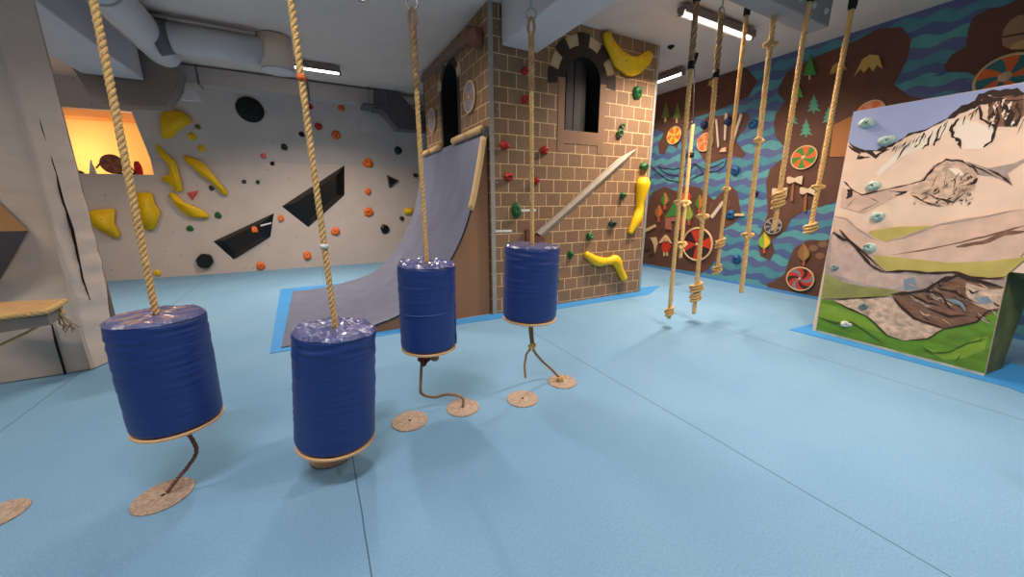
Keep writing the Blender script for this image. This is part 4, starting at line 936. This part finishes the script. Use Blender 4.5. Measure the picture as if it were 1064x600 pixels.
# (x, y, z top, z bottom, radius, rope top pixel)
BAR = [(-.795, 2.47, 1.03, .415, .200, (.02, -.0, 1), 'leftmost of the four blue barrels, slightly tilted', 1, .3),
       (-.03, 2.18, .905, .215, .217, (.10, .0, 1), 'blue barrel nearest the camera, second from the left', 2, .9),
       (.648, 2.48, 1.18, .565, .200, (.03, .0, 1), 'blue barrel third from the left, with a crease across its middle', 3, 1.2),
       (1.435, 2.34, 1.275, .70, .213, (.035, .0, 1), 'rightmost blue barrel, hanging in front of the brick tower', 4, .35)]
ROPT = [(97, 0), (302, 0), (428, 8), (552, 18)]; ROPB = [(163, 330), (342, 340), (440, 272), (549, 251)]
rl = ['tan rope holding up the leftmost blue barrel', 'tan rope holding up the nearest blue barrel, a white tag on it', 'tan rope with a steel ring holding up the third blue barrel', 'tan rope with a steel ring holding up the rightmost blue barrel']
tops = []
for i, (x, y, zt, zb, R, tl, lab, sd, cr) in enumerate(BAR):
    root, base, axn, H = barrel(x, y, zt, zb, R, tl, lab, sd, cr, 1.3 if i in (1, 3) else 1)
    topc = base+axn*(H+.005)
    # rope from the lid centre up through the photo's top pixel, on the barrel's own vertical plane
    dv = fwd+(ROPT[i][0]-532)/FPX*R2-(ROPT[i][1]-300)/FPX*U2; tt = math.hypot(topc.x, topc.y)/math.hypot(dv.x, dv.y)
    tp = EYEP+dv*tt; d = (tp-topc).normalized(); tops.append(topc)
    rr = put('hanging_rope', topc); tag(rr, rl[i], 'rope', 'ropes holding up the blue barrels')
    if i < 2:
        end = topc+d*((CEIL-.12-topc.z)/d.z)
        s = MB(); rope_geo(s, [topc, end], .0165); s.build('rope_body', m_rope, rr)
        s = MB(); s.tube([end-d*.02, end+Vector((0, 0, .12))], .022, 8); s.build('ceiling_anchor', m_metal, rr)
    else:
        s = MB(); rope_geo(s, [topc, tp-d*.10], .0165); s.build('rope_body', m_rope, rr)
        s = MB(); rope_geo(s, [tp-d*.45, tp-d*.1], .022); s.build('splice', m_rope2, rr)
        s = MB(); rope_geo(s, [tp-d*.12, tp-d*.07+R2*.022, tp-d*.02+R2*.016, tp, tp-d*.02-R2*.016, tp-d*.07-R2*.022, tp-d*.12], .011); s.build('rope_eye', m_rope2, rr)
        ring(rr, tp+Vector((0, 0, .02)), .034, .006, m_metal, -YAW)
        s = MB(); s.tube([tp+Vector((0, 0, .05)), Vector((tp.x, tp.y, CEIL-.01))], .009, 6); s.build('steel_link', m_metal, rr)
    if i == 1:
        for py, mm, nm in ((256, m_white, 'tag'), (81, M('orange_tape', (220, 100, 40), .6), 'tape')):
            c = min((topc+d*(k_/400*3) for k_ in range(401)), key=lambda p: abs(300-FPX*(p-EYEP).dot(U2)/(p-EYEP).dot(fwd)-py) if (p-EYEP).dot(fwd) > .1 else 1e9)
            s = MB(); s.tube([c-d*.012, c+d*.012], .021, 10); s.build(nm, mm, rr)
# anchor discs on floor
m_felt = M('speckled_felt', (176, 152, 134), .9, bump=.4, bscale=140, var=.34, vscale=70)
def disc(px, py, R, label, hole=True):
    p = onz(px, py); root = put('anchor_disc', (p.x, p.y, .001)); tag(root, label, 'floor disc', 'round felt discs on the blue floor')
    s = MB(); s.lathe((p.x, p.y, .001), (0, 0, 1), [(R, 0), (R, .005), (R-.004, .008)], 40, smooth=False); s.build('felt', m_felt, root)
    s = MB(); s.lathe((p.x, p.y, .0085), (0, 0, 1), [(.012, 0), (.010, .002)], 12); s.build('eyelet', m_blackm, root)
    return p
d0 = disc(-4, 537, .115, 'felt disc cut off by the left photo edge')
d1 = disc(170, 516, .135, 'felt disc tethered to the leftmost barrel')
d2 = disc(345, 473, .13, 'felt disc almost hidden under the nearest barrel')
disc(426, 438, .13, 'free felt disc left of the third barrel tether')
d3 = disc(481, 424, .13, 'felt disc tethered to the third barrel')
disc(543, 415, .13, 'free felt disc between the third and fourth barrel tethers')
d4 = disc(584, 397, .13, 'felt disc tethered to the rightmost barrel')
def cord(pts, r, label, mat=m_cord, extra=()):
    root = put('tether_cord', pts[-1]); tag(root, label, 'cord', 'cords tethering the barrels to the floor')
    s = MB(); rope_geo(s, [Vector(v) for v in smooth_poly([tuple(p) for p in pts], 6)], r, pitch=r*7); s.build('cord', mat, root)
    return root
def at_depth(px, py, ref): # pixel on the vertical plane facing the camera at ref's distance
    d = fwd+(px-532)/FPX*R2-(py-300)/FPX*U2; k = (Vector(ref)-EYEP).dot(fwd)/d.dot(fwd); return EYEP+d*k
bb = [Vector((b_[0], b_[1], b_[3]-.02)) for b_ in BAR]
c = cord([bb[0]+Vector((.0, 0, 0)), at_depth(204, 466, (bb[0]+d1)/2), at_depth(196, 484, (bb[0]+2*d1)/3), at_depth(184, 498, d1), d1+Vector((0.02, 0, .02))], .011, 'reddish cord under the leftmost barrel')
c = cord([bb[1], bb[1]+Vector((.03, -.0, -.05)), bb[1]+Vector((.02, .0, -.09)), (bb[1]+d2)/2+Vector((0, 0, -.03)), d2+Vector((0, 0, .015))], .011, 'short cord bunched under the nearest barrel')
knot(c, bb[1]+Vector((.02, -.01, -.06)), .024, .008, m_cord)
c = cord([bb[2]+Vector((-.05, 0, 0)), at_depth(437, 400, bb[2]), at_depth(439, 410, (bb[2]+d3)/2), at_depth(452, 413, d3), at_depth(464, 410, d3), at_depth(480, 413, d3), d3+Vector((0, 0, .012))], .012, 'tan cord bent to the felt disc under the third barrel', m_rope2)
knot(c, bb[2]+Vector((-.055, -.04, -.07)), .04, .013, M('red_cord', (132, 62, 50), .8))
s = MB(); s.lathe(bb[2]+Vector((.02, -.06, -.085)), (0, 0, 1), [(.015, 0), (.03, .012), (.03, .045), (.02, .055)], 12); s.build('rope_stub', m_rope2, c)
jn = at_depth(553, 360, bb[3])
c = cord([bb[3]+Vector((.0, 0, 0)), jn, at_depth(562, 374, d4*.6+bb[3]*.4), at_depth(573, 384, d4), d4+Vector((0, 0, .015))], .012, 'tan cord with a loose tail under the rightmost barrel', m_rope2)
s = MB(); rope_geo(s, [bb[3]+Vector((.02, 0, 0)), jn+Vector((.01, 0, 0))], .009); rope_geo(s, [jn, at_depth(547, 368, bb[3]), at_depth(545, 380, bb[3]), at_depth(546, 393, bb[3])], .010); s.build('loose_tail', m_rope2, c)
knot(c, jn, .03, .010, m_rope); knot(c, d4+Vector((-.02, 0, .03)), .026, .009, m_rope)

# ------------------------------------------------------------------ padded pillar on the left
m_pad = M('pale_grey_vinyl', (212, 192, 176), .42, bump=.25, bscale=5, var=.04, vscale=3, stretch=(1, 1, 3))
m_padf = m_pad
pillar = put('padded_pillar', (-2.6, 5.4, 0)); tag(pillar, 'tall pillar wrapped in pale grey vinyl padding at the left edge', 'padded pillar')
def padface(p0, p1, z0, z1, nx, nz, amp, seed, topshift=(0, 0), flare=Vector((0, 0, 0))):
    s = MB(); p0 = Vector(p0); p1 = Vector(p1); u = (p1-p0).normalized(); nn = Vector((u.y, -u.x, 0)); vs = []; q0 = p1.copy()
    for j in range(nz+1):
        for i in range(nx+1):
            tu, tv = i/nx, j/nz; z = z0+(z1-z0)*tv; p = p0.lerp(q0+flare*max(0, 1-z/.9), tu)+Vector((topshift[0]*tv, topshift[1]*tv, 0))
            wr = amp*noise.noise(Vector((p.x*1.7+seed, p.y*1.7, z*7+seed)))*(.4+1.2*math.exp(-((z-1.0)/.55)**2))+amp*.5*noise.noise(Vector((p.x*6, p.y*6+seed, z*14)))*math.exp(-((z-1.0)/.5)**2)
            ed = min(tu, 1-tu); wr = wr*(1-.75*math.exp(-(ed/.10)**2))-.015*math.exp(-(ed/.05)**2)
            vs.append(p+nn*wr+Vector((0, 0, z)))
    s.add(vs, [(j*(nx+1)+i, j*(nx+1)+i+1, (j+1)*(nx+1)+i+1, (j+1)*(nx+1)+i) for j in range(nz) for i in range(nx)], 0, True)
    return s
PC = Vector((-2.09, 4.85, 0)); PR = Vector((-1.985, 5.28, 0))
padface((-5.5, 4.86, 0), PC, .01, 3.5, 90, 90, .03, 3, topshift=(.05, 0)).build('front_padding', m_pad, pillar)
padface(PC, PR, .01, 3.5, 26, 90, .022, 8, topshift=(.05, 0), flare=Vector((-.02, -.17, 0))).build('side_padding', m_pad, pillar)
padface(PR, (-3.4, 5.9, 0), .01, 3.5, 10, 30, .012, 8, topshift=(.05, 0)).build('rear_padding', m_pad, pillar)
s = MB(); s.box((-5.5, 4.92, .0), (-2.14, 5.02, .1)); s.build('plinth', m_blackm, pillar)
PADS = Plane(PC, PR, -1); PADF = Plane((-5, 4.85, 0), PC, 1)
for P_ in (PADS, PADF):
    if P_.n.dot(EYEP-P_.o) < 0: P_.n = -P_.n
s = MB(); sl = [(6,-2),(20,50),(33,98),(47,146),(58,180),(65.5,210),(75,238),(81,266),(86,290),(93.6,312)]
s.tube([PADS.at(x, y, .024) for x, y in sl], [.006, .006, .006, .006, .007, .009, .012, .009, .007, .004], 6); s.build('zip_slit', m_blackm, pillar)
s = MB(); s.tube([PADF.at(x, y, .012) for x, y in ((53,334),(58,355),(68,389))], [.004, .010, .009], 6); s.build('zip_slit', m_blackm, pillar)
# angular wooden volume on its front
s = MB(); ap = PADF.at(29, 240, .02); a1 = PADF.at(-22, 190, .02); a2 = PADF.at(-22, 330, .02); cc_ = PADF.at(-40, 240, .35); mdl = PADF.at(-22, 241, .30)
s.add([ap, a1, mdl, a2], [(0, 1, 2)], 0); s.add([ap, mdl, a2], [(0, 1, 2)], 1); s.add([ap, a1, a2], [(0, 2, 1)], 1)
tag(s.build('wooden_volume', [M('tan_board', (186, 134, 84), .6, var=.06), M('dark_grey_board', (92, 84, 86), .7, var=.05)]), 'angular tan and dark grey volume on the padding at the left edge', 'climbing volume')
# wooden bench hanging in front
bench = put('wooden_platform', (-3.2, 4.55, .7)); tag(bench, 'wooden platform with rope-wrapped edge in front of the padded pillar', 'platform')
P0 = [onz(-60, 317, .82), onz(66, 310, .82), onz(68, 314, .80), onz(50, 323, .80), onz(-60, 338, .80)]
s = MB(); s.prism([Vector((p.x, min(p.y, 4.82), .79)) for p in P0], (0, 0, .025)); s.build('top_board', m_ply, bench)
P1 = [onz(-60, 340, .80), onz(48, 325, .80), onz(64, 316, .8), onz(60, 312, .8), onz(-60, 320, .80)]
s = MB(); s.prism([Vector((p.x, min(p.y, 4.80), .70)) for p in P1], (0, 0, .085)); s.build('frame', M('grey_frame_board', (120, 112, 106), .7, var=.08), bench)
s = MB(); rope_geo(s, [onz(-60, 339, .81), onz(0, 330, .81), onz(48, 324, .81), onz(60, 318, .81), onz(67, 313, .81)], .022); s.build('edge_rope', m_rope, bench)
q = onz(60, 326, .74); rp = put('slack_rope', q); tag(rp, 'thin slack pale rope tied to the platform end, sagging left', 'rope')
s = MB(); rope_geo(s, [q, at_depth(50, 333, q), at_depth(30, 345, q), at_depth(0, 359, q), at_depth(-40, 366, q)], .012); s.build('rope_body', m_rope, rp)
knot(rp, q, .035, .012, m_rope)
s = MB()
for i in range(9): s.tube([q, q+Vector((.02+random.uniform(-.03, .05), random.uniform(-.03, 0), -.06-random.uniform(0, .05))), q+Vector((.03+random.uniform(-.05, .08), random.uniform(-.04, 0), -.11-random.uniform(0, .06)))], .004, 5)
s.build('frayed_end', m_rope2, rp)

# ------------------------------------------------------------------ sill objects in the lit opening
S = lambda x, y: (60+x/9.673, 150+y/9.673)
SH = Plane(BACKL.pt(0, 0, -.10), BACKL.pt(1, 0, -.10), 1)
if SH.n.dot(EYEP-SH.o) < 0: SH.n = -SH.n
def sill_z(px, py): p = SH.at(px, py); return p
sx_, sy_ = S(555, 200)
shield(sx_, sy_, 9.8, SH, P('dark_rim', (150, 92, 60)), [P('rust_paint', (176, 104, 66)), P('rust_dark_paint', (140, 80, 56))], 8, 'small brown round shield leaning on the sill of the lit opening', 0, .1)
cutout([('board', [S(325,300), S(330,190), S(340,155), S(352,200), S(375,240), S(395,300)], m_white, 0)], 'white pointed cut-out standing on the sill of the lit opening', 'cut-out', 'pointed_cutout', SH)
cutout([('board', [S(385,240), S(430,180), S(470,125), S(478,130), S(440,190), S(398,246)], P('brown_stick', (176, 112, 70)), 0)], 'thin curved brown stick beside the shield on the sill', 'stick', 'wooden_stick', SH)
cutout([('board', [S(700,190), S(706,186), S(790,285), S(784,295)], p_dk, 0)], 'dark thin stick leaning beside the red cup on the sill', 'stick', 'wooden_stick', SH)
pc = SH.at(*S(822, 300), -.03); hh = abs(SH.at(*S(822, 185), -.03).z-OPZ)
s = MB(); s.lathe((pc.x, pc.y, OPZ+.003), (0, 0, 1), [(.05, 0), (.06, .02), (.065, hh*.6), (.05, hh-.02), (.035, hh)], 16); cup = s.build('red_cup', P('bright_red', (214, 30, 22))); tag(cup, 'bright red cup standing on the sill of the lit opening', 'cup')
s = MB(); s.lathe((pc.x, pc.y, OPZ+.003+hh), (0, 0, 1), [(.034, 0), (.034, .02)], 12); s.build('cup_cap', p_dk, cup)
for (x, y), k, lab in ((S(160, 292), .05, 'small dark pebble-like hold at the left end of the sill'), (S(205, 288), .07, 'dark hold second from the left end of the sill'), (S(630, 296), .05, 'dark hold under the small shield on the sill'), (S(770, 296), .05, 'dark hold left of the red cup on the sill')):
    p = SH.at(x, y); s = MB(); s.lathe((p.x, p.y, OPZ+.002), (0, 0, 1), [(k, 0), (k*1.05, k*.3), (k*.6, k*.8), (.002, k*.95)], 9, smooth=False, warp=lambda a, h, r: r*.25*math.sin(3*a+r*40)); tag(s.build('loose_hold', m_dgrn), lab, 'climbing hold')

# ------------------------------------------------------------------ ceiling equipment
m_duct = M('duct_paint', (176, 168, 164), .5, metal=.15, var=.05); m_pipe = M('pipe_paint', (205, 200, 200), .45, var=.03)
m_dgrey = M('dark_duct', (92, 90, 92), .6)
# rectangular duct along the back wall
duct = put('rectangular_duct', (0, 9.0, 3.5)); tag(duct, 'long grey rectangular air duct under the ceiling along the back wall', 'duct')
s = MB(); s.box((-2.6, 8.75, 3.65), (1.75, 9.08, 3.93)); s.build('duct_body', m_duct, duct, bevel=.01)
s = MB(); q = [(1.76, 8.75, 3.90), (2.35, 8.75, 3.40), (2.35, 8.75, 2.98), (1.76, 8.75, 3.52)]
DUC = Plane((0, 8.72, 0), (1, 8.72, 0), -1)
s.prism([DUC.at(x, y) for x, y in ((388, 92), (412.7, 93.5), (429, 113), (462, 117), (462, 138), (414, 134), (398, 114.7), (388, 113))], (0, .38, 0)); s.build('duct_bend', m_dgrey, duct, bevel=.01)
for x in (1.33, 1.68):
    s = MB(); s.tube([(x, 8.70, CEIL), (x, 8.70, 3.58)], .009, 6); s.build('threaded_rod', m_metal, duct)
s = MB(); s.box((1.2, 8.68, 3.60), (1.72, 9.2, 3.63)); s.build('support_bar', m_dgrey, duct)
for x in (-1.5, .2):
    s = MB(); s.box((x, 8.738, 3.642), (x+.03, 9.09, 3.936)); s.build('joint_flange', m_dgrey, duct)
s = MB(); s.prism([BACKL.pt(0, 0, .45)+Vector((0, 0, 0))]*1+[], (0, 0, 0)) if False else None
PWP = Plane((0, 9.3, 0), (1, 9.3, 0), -1); pw = [PWP.at(*q) for q in ((375, 112), (445, 117), (445, 140), (375, 136))]
s = MB(); s.prism(pw, (0, .05, 0)); tag(s.build('white_panel', m_pipe), 'pale rectangular panel under the duct bend on the back wall', 'panel')
# lower dark duct on left
duct2 = put('dark_duct', (-2.9, 8.8, 3.2)); tag(duct2, 'dark grey stepped duct above the lit opening', 'duct')
s = MB(); DU2 = Plane((0, 8.36, 0), (1, 8.36, 0), -1)
s.prism([DU2.at(x, y) for x, y in ((60, 50), (80, 78), (93, 99), (104, 107), (150, 110), (172, 110), (184, 90), (187, 72), (150, 55))], (0, .37, 0)); s.build('duct_body', M('dark_duct2', (128, 118, 112), .6), duct2, bevel=.01)
s = MB(); s.prism([DUC.at(x, y, -.02) for x, y in ((193, 94), (202, 94), (211, 105), (188, 103))], (0, .12, 0)); tag(s.build('air_grille', m_pipe), 'small pale trapezoid air outlet above the yellow wedge hold', 'air outlet')
# round pipe along the room, ending before the duct, with a branch
pipe = put('round_duct', (-1.7, 5, 3.7)); tag(pipe, 'pale round air duct running over the left side with a branch to the diffuser', 'duct')
PXx, PZ, PRr = -1.62, 3.74, .20
s = MB(); s.tube([(PXx, -4.4, PZ), (PXx, 7.0, PZ), (PXx, 7.5, PZ), (PXx, 7.68, PZ), (PXx, 7.76, PZ-.02)], [PRr, PRr, PRr, PRr*.85, PRr*.45], 28); s.build('main_pipe', m_pipe, pipe)
for y in (1.5, 3.9, 5.6):
    s = MB(); s.tube([(PXx, y, PZ), (PXx, y+.04, PZ)], PRr+.008, 28); s.build('clamp', m_trim, pipe)
s = MB(); s.tube([(PXx, 6.85, PZ-.005), (-.34, 6.85, PZ-.005)], .185, 28); s.build('branch_pipe', m_pipe, pipe)
s = MB(); s.tube([(PXx+.12, 6.85, PZ-.005), (PXx+.26, 6.85, PZ-.005)], [.24, .195], 24); s.build('grey_sleeve', m_dgrey, pipe)
s = MB(); s.tube([(PXx+.05, 6.85-.19, PZ+.15), (-.4, 6.85-.19, PZ+.15)], .02, 8); s.build('conduit', M('conduit_paint', (176, 160, 152), .6), pipe)
df = put('air_diffuser', (-.22, 6.9, 3.45)); tag(df, 'cream cylinder air diffuser at the end of the branch pipe', 'air diffuser')
s = MB(); s.lathe((-.19, 6.85, 3.50), (0, 0, 1), [(.19, 0), (.215, .0), (.215, .44)], 36, smooth=True); s.build('drum', M('cream_drum', (232, 210, 186), .5), df)
s = MB(); s.lathe((-.19, 6.85, 3.485), (0, 0, 1), [(.205, 0), (.222, .01), (.218, .025)], 36); s.build('lower_rim', m_pipe, df)
# steel mounting beam behind the right ropes
mbp = onz(861, 28, 3.55); mb_ = put('mounting_beam', (mbp.x-1.0, mbp.y, 3.6)); tag(mb_, 'short grey bolted ceiling beam over the right ropes', 'beam')
s = MB(); s.box((mbp.x-1.9, mbp.y, 3.55), (mbp.x, mbp.y+.22, CEIL-.002)); s.build('beam_body', m_conc, mb_, bevel=.006)
for i in range(4):
    s = MB(); s.lathe((mbp.x-.13-i*.28, mbp.y, 3.68), (0, -1, 0), [(.035, 0), (.03, .012), (.012, .014), (.012, .03)], 10); s.build('bolt', m_pipe, mb_)
# spotlight-like gear at ceiling
for (x, y), lab in (((697, 50), 'tiny dark ceiling fitting above the tower right corner'), ((728, 56), None)):
    if lab:
        p = onz(x, y, CEIL-.03); s = MB(); s.lathe((p.x, p.y, CEIL-.05), (0, 0, 1), [(.012, 0), (.05, .03), (.05, .05)], 12); tag(s.build('ceiling_sensor', m_blackm), lab, 'ceiling fitting')

# ------------------------------------------------------------------ tube lights
for i, (x, y, L, axd, cl, k, lab) in enumerate(FITTINGS):
    ex = Vector((1, 0, 0)) if axd == 'x' else Vector((0, 1, 0)); ey = Vector((-ex.y, ex.x, 0)); z = CEIL-.13
    c = Vector((x, y, z)); root = put('tube_light', (x, y, z)); tag(root, lab or ['warm white ceiling tube light over the left side', 'unseen ceiling tube light added above the camera for fill', 'unseen ceiling tube light added over the near right side for fill', 'unseen ceiling tube light added over the near left side for fill', 'unseen ceiling tube light added behind the camera for fill'][i-4], 'ceiling light')
    def bx(a0, a1, b0, b1, z0, z1):
        s = MB(); s.prism([c+ex*a0+ey*b0+Vector((0, 0, z0)), c+ex*a1+ey*b0+Vector((0, 0, z0)), c+ex*a1+ey*b1+Vector((0, 0, z0)), c+ex*a0+ey*b1+Vector((0, 0, z0))], (0, 0, z1-z0)); return s
    bx(-L/2, L/2, -.07, .07, .03, .09).build('housing', m_housing, root, bevel=.004)
    for sgn in (-1, 1): bx(-L/2, L/2, sgn*.066-.003, sgn*.066+.003, .002, .035).build('side_reflector', m_housing, root)
    for sgn in (-1, 1): bx(sgn*L/2-.02, sgn*L/2+.02, -.03, .03, -.02, .04).build('end_cap', m_housing, root)
    s = MB(); s.tube([c-ex*(L/2-.02)+Vector((0, 0, .005)), c+ex*(L/2-.02)+Vector((0, 0, .005))], .019, 10); s.build('tube', m_tube, root)
    for sgn in (-1, 1):
        s = MB(); s.tube([c+ex*sgn*L*.4+Vector((0, 0, .08)), c+ex*sgn*L*.4+Vector((0, 0, .13))], .006, 6); s.build('hanger', m_metal, root)
    ld = bpy.data.lights.new('tube_glow', 'AREA'); ld.shape = 'RECTANGLE'; ld.size = L-.06; ld.size_y = .035; ld.energy = LIGHT_W*k; ld.color = cl; ld.spread = SPREAD
    lo_ = put('tube_glow', c+Vector((0, 0, -.018)), ld, root); lo_.rotation_euler = (0, 0, 0 if axd == 'x' else PI/2)
